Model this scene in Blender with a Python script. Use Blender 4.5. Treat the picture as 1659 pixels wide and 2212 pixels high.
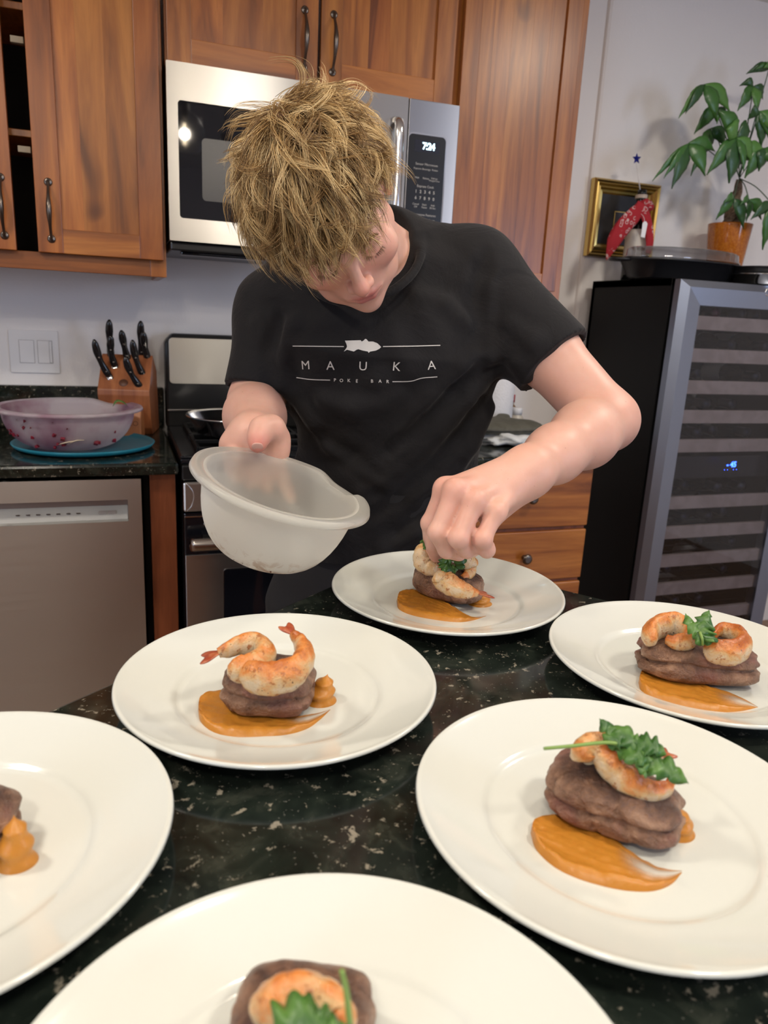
import bpy, bmesh, math, random
import numpy as np
from mathutils import Vector, Matrix, noise as mnoise
from mathutils.bvhtree import BVHTree
random.seed(7); RNG = np.random.default_rng(7)
SC = bpy.context.scene; COL = SC.collection
for o in list(bpy.data.objects): bpy.data.objects.remove(o)

# ------------------------------------------------------------------ camera
IW, IH, FPX = 1659, 2212, 1600.65
YAW, PITCH, ROLL = 0.351189, 0.258197, 0.051285
_f = np.array([math.sin(YAW)*math.cos(PITCH), math.cos(YAW)*math.cos(PITCH), -math.sin(PITCH)])
_r0 = np.array([math.cos(YAW), -math.sin(YAW), 0.]); _u0 = np.cross(_r0, _f)
_r = _r0*math.cos(ROLL) + _u0*math.sin(ROLL); _u = np.cross(_r, _f)
CR = np.stack([_r, -_u, _f], 1); CP = np.array([0., 0., 1.286])
cam = bpy.data.cameras.new('camera'); camo = bpy.data.objects.new('camera', cam); COL.objects.link(camo)
camo.matrix_world = Matrix(((_r[0], _u[0], -_f[0], 0), (_r[1], _u[1], -_f[1], 0), (_r[2], _u[2], -_f[2], 1.286), (0, 0, 0, 1)))
cam.sensor_fit = 'VERTICAL'; cam.sensor_height = 36; cam.lens = 36*FPX/IH; cam.clip_start = .02
cam.dof.use_dof = True; cam.dof.focus_distance = .97; cam.dof.aperture_fstop = 7.5
SC.camera = camo
def ray(x, y): return CR @ np.array([x-IW/2, y-IH/2, FPX])
def at(x, y, d): return CP + CR @ np.array([(x-IW/2)/FPX, (y-IH/2)/FPX, 1.])*d
def atZ(x, y, z):
    v = ray(x, y); return CP + v*(z-CP[2])/v[2]
def atY(x, y, Y):
    v = ray(x, y); return CP + v*Y/v[1]

# ------------------------------------------------------------------ world, lights, exposure
SC.view_settings.view_transform = 'Standard'; SC.view_settings.look = 'None'
SC.view_settings.exposure = 0.0; SC.view_settings.gamma = 1.0; SC.view_settings.use_curve_mapping = False
w = bpy.data.worlds.new('world'); SC.world = w; w.use_nodes = True
w.node_tree.nodes['Background'].inputs[0].default_value = (.50, .52, .60, 1)
w.node_tree.nodes['Background'].inputs[1].default_value = .3
def area(name, loc, target, sx, sy, power, col, spread=180):
    l = bpy.data.lights.new(name, 'AREA'); l.shape = 'RECTANGLE'; l.size = sx; l.size_y = sy
    l.energy = power; l.color = col; l.spread = math.radians(spread)
    o = bpy.data.objects.new(name, l); COL.objects.link(o); o.location = loc
    o.rotation_euler = (Vector(target)-Vector(loc)).to_track_quat('-Z', 'Y').to_euler(); return o
area('window_daylight', (3.36, -1.45, 1.4), (.8, -.3, 1.1), 1.5, 1.3, 62, (.55, .70, 1.0))
area('window_daylight', (-2.5, -1.2, 1.5), (0, .2, 1.1), 1.4, 1.2, 30, (.60, .74, 1.0))
for (lx, ly) in ((-.9, .9), (.75, -.35), (-.5, -.7), (1.75, .9)):
    area('ceiling_downlight', (lx, ly, 2.42), (lx, ly, 0), .22, .22, 15, (1, .91, .79))
PEND = [(.47, .66, 1.86), (.33, .36, 2.03), (-.30, .10, 1.92)]
for q in PEND:
    l = bpy.data.lights.new('pendant_bulb', 'POINT'); l.energy = 4.2; l.color = (1, .87, .70); l.shadow_soft_size = .022
    o = bpy.data.objects.new('pendant_bulb', l); COL.objects.link(o); o.location = q

# ------------------------------------------------------------------ helpers: materials
def newmat(name):
    m = bpy.data.materials.new(name); m.use_nodes = True; nt = m.node_tree
    return m, nt, nt.nodes['Principled BSDF']
def setp(b, **k):
    for a, v in k.items():
        s = b.inputs[a.replace('_', ' ')]
        s.default_value = (*v, 1) if isinstance(v, tuple) and len(v) == 3 and len(s.default_value) == 4 else v
def plain(name, col, rough=.5, metal=0., **k):
    m, nt, b = newmat(name); setp(b, Base_Color=col, Roughness=rough, Metallic=metal, **k); return m
def nd(nt, typ, **k):
    n = nt.nodes.new(typ)
    for a, v in k.items(): setattr(n, a, v)
    return n
def lk(nt, a, b): nt.links.new(a, b)
def coords(nt, scale=(1, 1, 1), kind='Object', rnd=0.):
    tc = nd(nt, 'ShaderNodeTexCoord'); mp = nd(nt, 'ShaderNodeMapping'); mp.inputs['Scale'].default_value = scale
    if rnd:
        oi = nd(nt, 'ShaderNodeObjectInfo'); mm = nd(nt, 'ShaderNodeMath', operation='MULTIPLY'); mm.inputs[1].default_value = rnd
        lk(nt, oi.outputs['Random'], mm.inputs[0]); cb = nd(nt, 'ShaderNodeCombineXYZ')
        for i in range(3): lk(nt, mm.outputs[0], cb.inputs[i])
        va = nd(nt, 'ShaderNodeVectorMath', operation='ADD'); lk(nt, tc.outputs[kind], va.inputs[0]); lk(nt, cb.outputs[0], va.inputs[1])
        lk(nt, va.outputs[0], mp.inputs[0])
    else: lk(nt, tc.outputs[kind], mp.inputs[0])
    return mp.outputs[0]
def noise_t(nt, vec, scale, detail=4, rough=.5, dist=0.):
    n = nd(nt, 'ShaderNodeTexNoise'); n.inputs['Scale'].default_value = scale; n.inputs['Detail'].default_value = detail
    n.inputs['Roughness'].default_value = rough; n.inputs['Distortion'].default_value = dist; lk(nt, vec, n.inputs['Vector']); return n.outputs['Fac']
def ramp(nt, fac, stops):
    r = nd(nt, 'ShaderNodeValToRGB'); e = r.color_ramp.elements
    while len(e) < len(stops): e.new(.5)
    for el, (p, c) in zip(e, stops): el.position = p; el.color = (*c, 1) if len(c) == 3 else c
    lk(nt, fac, r.inputs[0]); return r.outputs[0]
def mixc(nt, fac, a, b, mode='MIX'):
    m = nd(nt, 'ShaderNodeMix', data_type='RGBA', blend_type=mode)
    for s, v in ((m.inputs[0], fac), (m.inputs[6], a), (m.inputs[7], b)):
        if hasattr(v, 'links'): lk(nt, v, s)
        elif isinstance(v, (int, float)): s.default_value = v
        else: s.default_value = (*v, 1)
    return m.outputs[2]
def bump(nt, b, h, strength=.3, dist=.001):
    n = nd(nt, 'ShaderNodeBump'); n.inputs['Strength'].default_value = strength; n.inputs['Distance'].default_value = dist
    lk(nt, h, n.inputs['Height']); lk(nt, n.outputs[0], b.inputs['Normal'])
def wood(name, light, mid, dark, horiz=False, rough=.34, tone=.5):
    m, nt, b = newmat(name)
    sc = (1.2, 6, 14) if horiz else (14, 6, 1.2)
    v = coords(nt, sc, rnd=13.)
    n1 = noise_t(nt, v, 1.0, 5, .55, 1.6)
    c = ramp(nt, n1, [(.30, dark), (.47, mid), (.66, light)])
    v2 = coords(nt, tuple(s*7 for s in sc), rnd=5.); n2 = noise_t(nt, v2, 1.3, 3, .6, .4)
    c = mixc(nt, .30, c, ramp(nt, n2, [(.30, (.55, .5, .46)), (.62, (1, 1, 1))]), 'MULTIPLY')
    v3 = coords(nt, (6, 6, 3.0), rnd=3.); n3 = noise_t(nt, v3, 1.0, 2, .5, .8)      # dark knots
    c = mixc(nt, .9, c, ramp(nt, n3, [(.235, (.30, .22, .18)), (.30, (1, 1, 1))]), 'MULTIPLY')
    oi = nd(nt, 'ShaderNodeObjectInfo')
    c = mixc(nt, tone, c, ramp(nt, oi.outputs['Random'], [(0, (.60, .48, .42)), (.35, (1, .95, .9)), (.6, (.80, .78, .62)), (.8, (1.0, .86, .74)), (1, (.78, .62, .52))]), 'MULTIPLY')
    lk(nt, c, b.inputs['Base Color']); setp(b, Roughness=rough, Coat_Weight=.15, Coat_Roughness=.28)
    bump(nt, b, n2, .12, .0006); return m
def steel(name, col=(.62, .61, .585), rough=.31, horiz=True, aniso=.85):
    m, nt, b = newmat(name); v = coords(nt, (3, 3, 900) if horiz else (900, 3, 3)); n = noise_t(nt, v, 1., 3, .6)
    setp(b, Base_Color=col, Metallic=1., Roughness=rough, Anisotropic=aniso)
    r = nd(nt, 'ShaderNodeMapRange'); r.inputs['To Min'].default_value = rough*.90; r.inputs['To Max'].default_value = rough*1.12
    lk(nt, n, r.inputs['Value']); lk(nt, r.outputs[0], b.inputs['Roughness'])
    t = nd(nt, 'ShaderNodeTangent', direction_type='RADIAL', axis='Z'); lk(nt, t.outputs[0], b.inputs['Tangent'])
    b.inputs['Anisotropic Rotation'].default_value = .25 ; return m
def granite(name):
    m, nt, b = newmat(name); v = coords(nt, (1, 1, 1), rnd=2.)
    n1 = noise_t(nt, v, 26, 6, .62, .6); n2 = noise_t(nt, v, 84, 5, .66, .25); n3 = noise_t(nt, v, 9, 3, .5, .5)
    c = ramp(nt, n1, [(.32, (.004, .006, .005)), (.52, (.012, .017, .013)), (.66, (.032, .037, .028)), (.78, (.02, .024, .02))])
    c = mixc(nt, ramp(nt, n2, [(.608, (0, 0, 0)), (.65, (1, 1, 1))]), c, (.24, .215, .165))
    c = mixc(nt, ramp(nt, n3, [(.60, (0, 0, 0)), (.72, (.55, .55, .55))]), c, mixc(nt, .5, c, (.06, .022, .018)))
    n4 = noise_t(nt, v, 260, 2, .5); c = mixc(nt, ramp(nt, n4, [(.68, (0, 0, 0)), (.74, (1, 1, 1))]), c, (.10, .10, .085))
    lk(nt, c, b.inputs['Base Color']); setp(b, Roughness=.10, Specular_IOR_Level=.5); return m
def wallmat(name, col):
    m, nt, b = newmat(name); v = coords(nt, (1, 1, 1)); n = noise_t(nt, v, 6, 5, .6, .5); n2 = noise_t(nt, v, 140, 3, .5)
    lk(nt, mixc(nt, n, col, tuple(c*.97 for c in col)), b.inputs['Base Color']); setp(b, Roughness=.62)
    a = nd(nt, 'ShaderNodeMath', operation='MULTIPLY_ADD'); a.inputs[1].default_value = 3.; lk(nt, n, a.inputs[0]); lk(nt, n2, a.inputs[2])
    bump(nt, b, a.outputs[0], .35, .0016); return m
def noisy(name, c1, c2, scale, rough=.5, bmp=0., bscale=None, lo=.4, hi=.6, detail=4, **k):
    m, nt, b = newmat(name); v = coords(nt, (1, 1, 1), rnd=4.); n = noise_t(nt, v, scale, detail, .55, .3)
    lk(nt, ramp(nt, n, [(lo, c1), (hi, c2)]), b.inputs['Base Color']); setp(b, Roughness=rough, **k)
    if bmp: bump(nt, b, noise_t(nt, v, bscale or scale*3, 4, .6), bmp, .001)
    return m
def thin_glass(name, tint=(1, 1, 1), rough=.01, f0=.04):
    m, nt, b = newmat(name); out = nt.nodes['Material Output']; tr = nd(nt, 'ShaderNodeBsdfTransparent'); tr.inputs[0].default_value = (*tint, 1); gl = nd(nt, 'ShaderNodeBsdfGlossy'); gl.inputs['Roughness'].default_value = rough
    lw = nd(nt, 'ShaderNodeLayerWeight'); p = nd(nt, 'ShaderNodeMath', operation='POWER'); p.inputs[1].default_value = 4.; lk(nt, lw.outputs['Facing'], p.inputs[0]); a = nd(nt, 'ShaderNodeMath', operation='MULTIPLY_ADD'); a.inputs[1].default_value = .7; a.inputs[2].default_value = f0; lk(nt, p.outputs[0], a.inputs[0])
    mx = nd(nt, 'ShaderNodeMixShader'); lk(nt, a.outputs[0], mx.inputs[0]); lk(nt, tr.outputs[0], mx.inputs[1]); lk(nt, gl.outputs[0], mx.inputs[2]); lk(nt, mx.outputs[0], out.inputs['Surface']); return m
M = {}
M['wood'] = wood('alder_wood', (.52, .200, .042), (.36, .118, .022), (.175, .050, .010), tone=.8)
M['woodh'] = wood('alder_wood_cross', (.52, .200, .042), (.36, .118, .022), (.175, .050, .010), horiz=True)
M['woodred'] = wood('stained_side_panel', (.26, .075, .028), (.20, .055, .02), (.13, .032, .012), tone=.1)
M['block'] = wood('cherry_block', (.42, .155, .060), (.33, .115, .045), (.22, .07, .03), tone=.1, rough=.4)
M['steel'] = steel('brushed_steel'); M['steeld'] = steel('dark_brushed_steel', (.46, .47, .50), .36)
M['fsteel'] = steel('cooler_frame_steel', (.30, .33, .40), .40, horiz=False, aniso=.2)
M['chrome'] = plain('polished_steel', (.72, .71, .70), .13, 1.)
M['pewter'] = plain('dark_pewter', (.17, .145, .125), .28, 1.)
M['blackgl'] = plain('black_glass', (.006, .006, .008), .04)
M['blackpl'] = plain('black_plastic', (.010, .010, .010), .30)
M['blackmt'] = plain('matte_black_paint', (.004, .004, .0045), .5, Specular_IOR_Level=.22)
M['enamel'] = noisy('speckled_black_enamel', (.008, .008, .010), (.014, .014, .017), 300, .16)
M['granite'] = granite('black_granite')
M['wall'] = wallmat('plaster_wall', (.83, .80, .785))
M['ceil'] = wallmat('ceiling_paint', (.78, .76, .73))
M['floor'] = wood('floor_boards', (.30, .17, .09), (.24, .13, .065), (.15, .08, .04), tone=.1)
M['white'] = plain('white_plastic', (.80, .79, .79), .35)
M['china'] = plain('cream_china', (.675, .685, .625), .12, Coat_Weight=.5, Coat_Roughness=.04)
M['print'] = plain('white_print', (.62, .60, .57), .7)
M['label'] = plain('key_print', (.50, .48, .44), .6)
M['dark'] = plain('dark_interior', (.012, .008, .006), .8)

# ------------------------------------------------------------------ helpers: objects
def mesh(name, verts, faces, smooth=False):
    me = bpy.data.meshes.new(name)
    verts = np.asarray(verts, dtype=np.float32)
    if isinstance(faces, np.ndarray) and faces.ndim == 2:
        k = faces.shape[1]; me.vertices.add(len(verts)); me.vertices.foreach_set('co', verts.ravel())
        me.loops.add(faces.size); me.loops.foreach_set('vertex_index', faces.ravel().astype(np.int32))
        me.polygons.add(len(faces)); me.polygons.foreach_set('loop_start', (np.arange(len(faces))*k).astype(np.int32))
        me.update(calc_edges=True); me.validate()
    else: me.from_pydata([tuple(map(float, v)) for v in verts], [], [tuple(map(int, f)) for f in faces]); me.update()
    if smooth and len(me.polygons): me.polygons.foreach_set('use_smooth', [True]*len(me.polygons))
    return me
def put(name, me, mat, parent=None, loc=None, label=None, cat=None, group=None, kind=None):
    o = bpy.data.objects.new(name, me); COL.objects.link(o)
    if mat and me is not None and len(me.materials) == 0: me.materials.append(mat)
    if parent is not None:
        o.parent = parent
        top = parent
        m = Matrix.Identity(4); chain = []
        while top is not None: chain.append(top); top = top.parent
        for c in reversed(chain): m = m @ c.matrix_parent_inverse @ c.matrix_basis
        if loc is None: o.matrix_parent_inverse = m.inverted()
    if loc is not None: o.location = loc
    tag(o, label, cat, group, kind); return o
def tag(o, label=None, cat=None, group=None, kind=None):
    for k, v in (('label', label), ('category', cat), ('group', group), ('kind', kind)):
        if v: o[k] = v
    return o
def thing(name, loc, label, cat, group=None):
    o = bpy.data.objects.new(name, None); COL.objects.link(o); o.location = loc; o.empty_display_size = .05
    return tag(o, label, cat, group)
def struct(o): o['kind'] = 'structure'; return o
def bm_box(bm, x0, x1, y0, y1, z0, z1):
    vs = [bm.verts.new((x, y, z)) for x in (x0, x1) for y in (y0, y1) for z in (z0, z1)]
    for f in ((0, 1, 3, 2), (4, 6, 7, 5), (0, 4, 5, 1), (2, 3, 7, 6), (0, 2, 6, 4), (1, 5, 7, 3)): bm.faces.new([vs[i] for i in f])
def fin(bm, name, bev=0., seg=2, smooth=False):
    bmesh.ops.recalc_face_normals(bm, faces=bm.faces)
    if bev: bmesh.ops.bevel(bm, geom=list(bm.edges), offset=bev, segments=seg, affect='EDGES', profile=.5, clamp_overlap=True)
    me = bpy.data.meshes.new(name); bm.to_mesh(me); bm.free()
    if smooth: me.polygons.foreach_set('use_smooth', [True]*len(me.polygons))
    return me
def boxme(name, x0, x1, y0, y1, z0, z1, bev=.0015, seg=2):
    bm = bmesh.new(); bm_box(bm, x0, x1, y0, y1, z0, z1); return fin(bm, name, bev, seg)
def box(name, x0, x1, y0, y1, z0, z1, mat, parent=None, bev=.0015, **k): return put(name, boxme(name, x0, x1, y0, y1, z0, z1, bev), mat, parent, **k)
def prism(name, pts, axis, a, b, bev=.002):
    """closed polygon pts (2D) extruded along axis ('x','y','z') from a to b"""
    def mk(p, t): return {'x': (t, p[0], p[1]), 'y': (p[0], t, p[1]), 'z': (p[0], p[1], t)}[axis]
    bm = bmesh.new(); A = [bm.verts.new(mk(p, a)) for p in pts]; B = [bm.verts.new(mk(p, b)) for p in pts]
    bm.faces.new(A); bm.faces.new(B[::-1]); n = len(pts)
    for i in range(n): bm.faces.new((A[i], B[i], B[(i+1) % n], A[(i+1) % n]))
    return fin(bm, name, bev)
def roundrect(x0, x1, z0, z1, r, n=6):
    p = []
    for cx, cz, a in ((x1-r, z1-r, 0), (x0+r, z1-r, 90), (x0+r, z0+r, 180), (x1-r, z0+r, 270)):
        for i in range(n+1):
            t = math.radians(a+90*i/n); p.append((cx+r*math.cos(t), cz+r*math.sin(t)))
    return p
def lathe(name, prof, seg=48, close=False, sx=1., smooth=True):
    prof = [(max(r, 1e-5), z) for r, z in prof]; n = len(prof); t = np.linspace(0, 2*np.pi, seg, endpoint=False)
    V = np.array([(r*np.cos(a)*sx, r*np.sin(a), z) for r, z in prof for a in t])
    F = []
    for i in range(n-1 + (1 if close else 0)):
        j = (i+1) % n
        for k in range(seg): k2 = (k+1) % seg; F.append((i*seg+k, i*seg+k2, j*seg+k2, j*seg+k))
    return mesh(name, V, np.array(F), smooth)
def frames(P):
    P = np.asarray(P, float); T = np.gradient(P, axis=0); T /= np.linalg.norm(T, axis=1)[:, None]+1e-12
    a = np.array([0, 0, 1.]) if abs(T[0][2]) < .9 else np.array([1., 0, 0]); N = []; n = np.cross(T[0], a)
    for t in T: n = n-t*(n@t); n = n/np.linalg.norm(n); N.append(n)
    N = np.array(N); return T, N, np.cross(T, N)
def smoothpath(P, n):
    P = np.asarray(P, float); m = len(P); Q = np.vstack([2*P[0]-P[1], P, 2*P[-1]-P[-2]]); out = []
    for s in np.linspace(0, m-1-1e-9, n):
        i = int(s); t = s-i; a, b, c, d = Q[i], Q[i+1], Q[i+2], Q[i+3]
        out.append(.5*((2*b)+(-a+c)*t+(2*a-5*b+4*c-d)*t*t+(-a+3*b-3*c+d)*t**3))
    return np.array(out)
def tube(name, P, R, seg=10, cap=True, flat=1., fn=None, smooth=True, up=None):
    P = np.asarray(P, float); n = len(P); R = np.broadcast_to(np.asarray(R, float), (n,)); T, N, B = frames(P)
    if up is not None:
        B = np.asarray(up, float)[None]-T*(T@np.asarray(up, float))[:, None]; B /= np.linalg.norm(B, axis=1)[:, None]; N = np.cross(B, T)
    t = np.linspace(0, 2*np.pi, seg, endpoint=False); V = []
    for i in range(n):
        for a in t:
            k = fn(i/(n-1), a) if fn else 1.
            V.append(P[i]+R[i]*k*(N[i]*math.cos(a)+B[i]*math.sin(a)*flat))
    F = [(i*seg+k, i*seg+(k+1) % seg, (i+1)*seg+(k+1) % seg, (i+1)*seg+k) for i in range(n-1) for k in range(seg)]
    if cap: F += [tuple(range(seg))[::-1], tuple((n-1)*seg+k for k in range(seg))]
    return mesh(name, V, F, smooth)
def joinme(name, ms):
    bm = bmesh.new()
    for m in ms: bm.from_mesh(m); bpy.data.meshes.remove(m)
    me = bpy.data.meshes.new(name); bm.to_mesh(me); bm.free(); return me
def xf(me, mat): me.transform(mat); me.update(); return me
def basis(o, X, Y, Z): return Matrix(((X[0], Y[0], Z[0], o[0]), (X[1], Y[1], Z[1], o[1]), (X[2], Y[2], Z[2], o[2]), (0, 0, 0, 1)))
def nrm(v): v = np.asarray(v, float); return v/np.linalg.norm(v)
def textme(s, size, spacing=1., bold=0.):
    c = bpy.data.curves.new('lettering', 'FONT'); c.body = s; c.size = size; c.align_x = 'CENTER'; c.align_y = 'CENTER'; c.space_character = spacing
    c.extrude = .0002; c.offset = bold; c.resolution_u = 3
    o = bpy.data.objects.new('lettering', c); COL.objects.link(o); bpy.context.view_layer.update()
    me = bpy.data.meshes.new_from_object(o.evaluated_get(bpy.context.evaluated_depsgraph_get())); bpy.data.objects.remove(o); bpy.data.curves.remove(c); return me
def wall_text(s, x, y, z, size, mat, parent, bold=0., spacing=1.):
    me = textme(s, size, spacing, bold); me.transform(Matrix.Translation((x, y, z)) @ Matrix.Rotation(math.pi/2, 4, 'X'))
    me.materials.clear(); return put('lettering', me, mat, parent)

# ------------------------------------------------------------------ helpers: signed distance modelling
class Grid:
    def __init__(s, lo, hi, h):
        s.lo = np.array(lo, float); s.h = h; s.n = np.ceil((np.array(hi)-s.lo)/h).astype(int)+1
        s.f = np.full(s.n, .03, np.float32)
    def sub(s, lo, hi):
        a = np.clip(np.floor((np.array(lo)-s.lo)/s.h).astype(int), 0, s.n); b = np.clip(np.ceil((np.array(hi)-s.lo)/s.h).astype(int)+1, 0, s.n)
        ax = [((np.arange(a[i], b[i])*s.h)+s.lo[i]).astype(np.float32) for i in range(3)]
        return tuple(slice(a[i], b[i]) for i in range(3)), np.meshgrid(*ax, indexing='ij')
    def op(s, prim, k=.01, mode='add', m=.03):
        lo, hi, fn = prim; sl, G = s.sub(np.array(lo)-m, np.array(hi)+m)
        if G[0].size == 0: return
        d = fn(G).astype(np.float32); c = s.f[sl]
        if mode == 'add': s.f[sl] = smin(c, d, k)
        elif mode == 'cut': s.f[sl] = -smin(-c, d, k)
    def mesh(s, name):
        f = s.f; inside = f < 0; n = f.shape
        cnt = np.zeros((n[0]-1, n[1]-1, n[2]-1), np.int8)
        for i in (0, 1):
            for j in (0, 1):
                for k in (0, 1): cnt += inside[i:n[0]-1+i, j:n[1]-1+j, k:n[2]-1+k]
        C = np.argwhere((cnt > 0) & (cnt < 8)); idx = np.full(cnt.shape, -1, np.int32); idx[tuple(C.T)] = np.arange(len(C))
        cv = {(i, j, k): f[C[:, 0]+i, C[:, 1]+j, C[:, 2]+k] for i in (0, 1) for j in (0, 1) for k in (0, 1)}
        acc = np.zeros((len(C), 3)); num = np.zeros(len(C))
        for a in cv:
            for ax in range(3):
                if a[ax]: continue
                b = list(a); b[ax] = 1; b = tuple(b); fa, fb = cv[a], cv[b]; cr = (fa < 0) != (fb < 0)
                t = np.where(cr, fa/np.where(cr, fa-fb, 1), 0)
                for q in range(3): acc[:, q] += cr*(a[q]+(t if q == ax else 0))
                num += cr
        V = (C+acc/num[:, None])*s.h+s.lo; Fs = []
        for ax in range(3):
            u, v = (ax+1) % 3, (ax+2) % 3; sl0 = [slice(None)]*3; sl1 = [slice(None)]*3
            sl0[ax] = slice(0, n[ax]-1); sl1[ax] = slice(1, n[ax])
            for q in (u, v):
                sl0[q] = slice(1, n[q]-1); sl1[q] = slice(1, n[q]-1)
            A = inside[tuple(sl0)]; B = inside[tuple(sl1)]
            E = np.argwhere(A != B); 
            if len(E) == 0: continue
            fl = A[tuple(E.T)]; E = E.copy(); E[:, u] += 1; E[:, v] += 1
            def g(du, dv):
                q = E.copy(); q[:, u] -= du; q[:, v] -= dv; return idx[tuple(q.T)]
            Q = np.stack([g(1, 1), g(0, 1), g(0, 0), g(1, 0)], 1); Q[~fl] = Q[~fl][:, ::-1]; Fs.append(Q)
        return mesh(name, V, np.vstack(Fs), True)
def smin(a, b, k):
    if k <= 0: return np.minimum(a, b)
    h = np.maximum(k-np.abs(a-b), 0)/k; return np.minimum(a, b)-h*h*k*.25
def cone(a, b, r1, r2):
    a = np.array(a, float); b = np.array(b, float); ba = b-a; l2 = ba@ba; rr = r1-r2; a2 = l2-rr*rr; il2 = 1/l2; mr = max(r1, r2)
    if a2 <= 0: return ball(a if r1 > r2 else b, mr)
    def fn(G):
        px, py, pz = G[0]-a[0], G[1]-a[1], G[2]-a[2]; y = px*ba[0]+py*ba[1]+pz*ba[2]; z = y-l2
        x2 = (px*l2-ba[0]*y)**2+(py*l2-ba[1]*y)**2+(pz*l2-ba[2]*y)**2; y2 = y*y*l2; z2 = z*z*l2; k = np.sign(rr)*rr*rr*x2
        r = np.where(np.sign(z)*a2*z2 > k, np.sqrt(x2+z2)*il2-r2, np.where(np.sign(y)*a2*y2 < k, np.sqrt(x2+y2)*il2-r1, (np.sqrt(np.maximum(x2*a2*il2, 0))+y*rr)*il2-r1))
        return r
    return (np.minimum(a, b)-mr, np.maximum(a, b)+mr, fn)
def ball(c, r):
    c = np.array(c, float); return (c-r, c+r, lambda G: np.sqrt((G[0]-c[0])**2+(G[1]-c[1])**2+(G[2]-c[2])**2)-r)
def ell(c, r, A=np.eye(3)):
    """ellipsoid with radii r along the rows of A"""
    c = np.array(c, float); r = np.array(r, float); A = np.array(A, float); R = float(r.max())
    def fn(G):
        p = [G[i]-c[i] for i in range(3)]; l = [p[0]*A[i][0]+p[1]*A[i][1]+p[2]*A[i][2] for i in range(3)]
        k0 = np.sqrt(sum((l[i]/r[i])**2 for i in range(3))); k1 = np.sqrt(sum((l[i]/r[i]**2)**2 for i in range(3)))+1e-9
        return k0*(k0-1)/k1
    e = np.sqrt(((A.T*r)**2).sum(1)); return (c-e, c+e, fn)
def group(prims, k):
    lo = np.min([p[0] for p in prims], 0); hi = np.max([p[1] for p in prims], 0)
    def fn(G):
        d = prims[0][2](G)
        for p in prims[1:]: d = smin(d, p[2](G), k)
        return d
    return (lo, hi, fn)
def chain(pts, rad, k=.004): return group([cone(pts[i], pts[i+1], rad[i], rad[i+1]) for i in range(len(pts)-1)], k)
def clip(prim, pt, n):
    """keep the side of the plane the normal points away from"""
    pt = np.array(pt); n = nrm(n); return (prim[0], prim[1], lambda G: np.maximum(prim[2](G), (G[0]-pt[0])*n[0]+(G[1]-pt[1])*n[1]+(G[2]-pt[2])*n[2]))

# ------------------------------------------------------------------ the setting
WY = 2.443                                   # back wall
struct(box('floor', -2.6, 3.4, -3.0, WY+.1, -.05, 0, M['floor'], bev=0))
struct(box('ceiling', -2.6, 3.4, -3.0, WY+.1, 2.44, 2.5, M['ceil'], bev=0))
struct(box('wall_back', -2.6, 1.60, WY, WY+.1, 0, 2.44, M['wall'], bev=0))
struct(put('wall_back_right', prism('wall_back_right', [(1.60, WY+.1), (1.60, WY-.004), (1.603, WY-.010), (1.612, WY-.014), (3.4, WY-.014), (3.4, WY+.1)], 'z', 0, 2.44, 0), M['wall']))
struct(box('wall_left', -2.7, -2.6, -3.0, WY+.1, 0, 2.44, M['wall'], bev=0))
struct(box('wall_right', 3.4, 3.5, -3.0, WY+.1, 0, 2.44, M['wall'], bev=0))
struct(box('wall_front', -2.6, 3.4, -3.1, -3.0, 0, 2.44, M['wall'], bev=0))
# pendant lamps over the island (their glass globes mirror in the microwave window)
M['lampglass'] = thin_glass('lamp_glass')
m_, nt, b = newmat('glowing_filament'); setp(b, Base_Color=(0, 0, 0), Emission_Color=(1., .80, .52), Emission_Strength=60.); M['fil'] = m_
for i, q in enumerate(PEND):
    t = thing('pendant_lamp', q, ('clear glass globe pendant lamp above the reaching hand', 'clear glass globe pendant lamp hanging nearer the camera', 'clear glass globe pendant lamp at the left end of the island')[i], 'lamp', 'pendant lamps over the island')
    put('glass_globe', lathe('glass_globe', [(.055, -.085), (.078, -.055), (.090, -.015), (.086, .03), (.062, .070), (.03, .092), (.022, .095)], 48), M['lampglass'], t, loc=(0, 0, 0))
    put('socket', lathe('socket', [(0, .13), (.020, .13), (.022, .095), (.018, .062), (.014, .060), (0, .060)], 24), M['pewter'], t, loc=(0, 0, 0))
    put('cord', tube('cord', [(0, 0, .13), (0, 0, 2.437-q[2])], .003, 8), M['blackpl'], t, loc=(0, 0, 0)); put('canopy', lathe('canopy', [(0, 2.415-q[2]), (.05, 2.417-q[2]), (.06, 2.438-q[2]), (0, 2.439-q[2])], 24), M['pewter'], t, loc=(0, 0, 0))
    put('filament', joinme('filament', [tube('f', [(.007*math.cos(a), .007*math.sin(a), -.045), (.005*math.cos(a), .005*math.sin(a), .045)], .0012, 5) for a in (0, 1.57, 3.14, 4.71)]), M['fil'], t, loc=(0, 0, 0))
    put('bulb_glass', lathe('bulb_glass', [(.0001, -.062), (.012, -.058), (.018, -.045), (.020, -.01), (.017, .035), (.012, .058)], 24), M['lampglass'], t, loc=(0, 0, 0))
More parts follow.
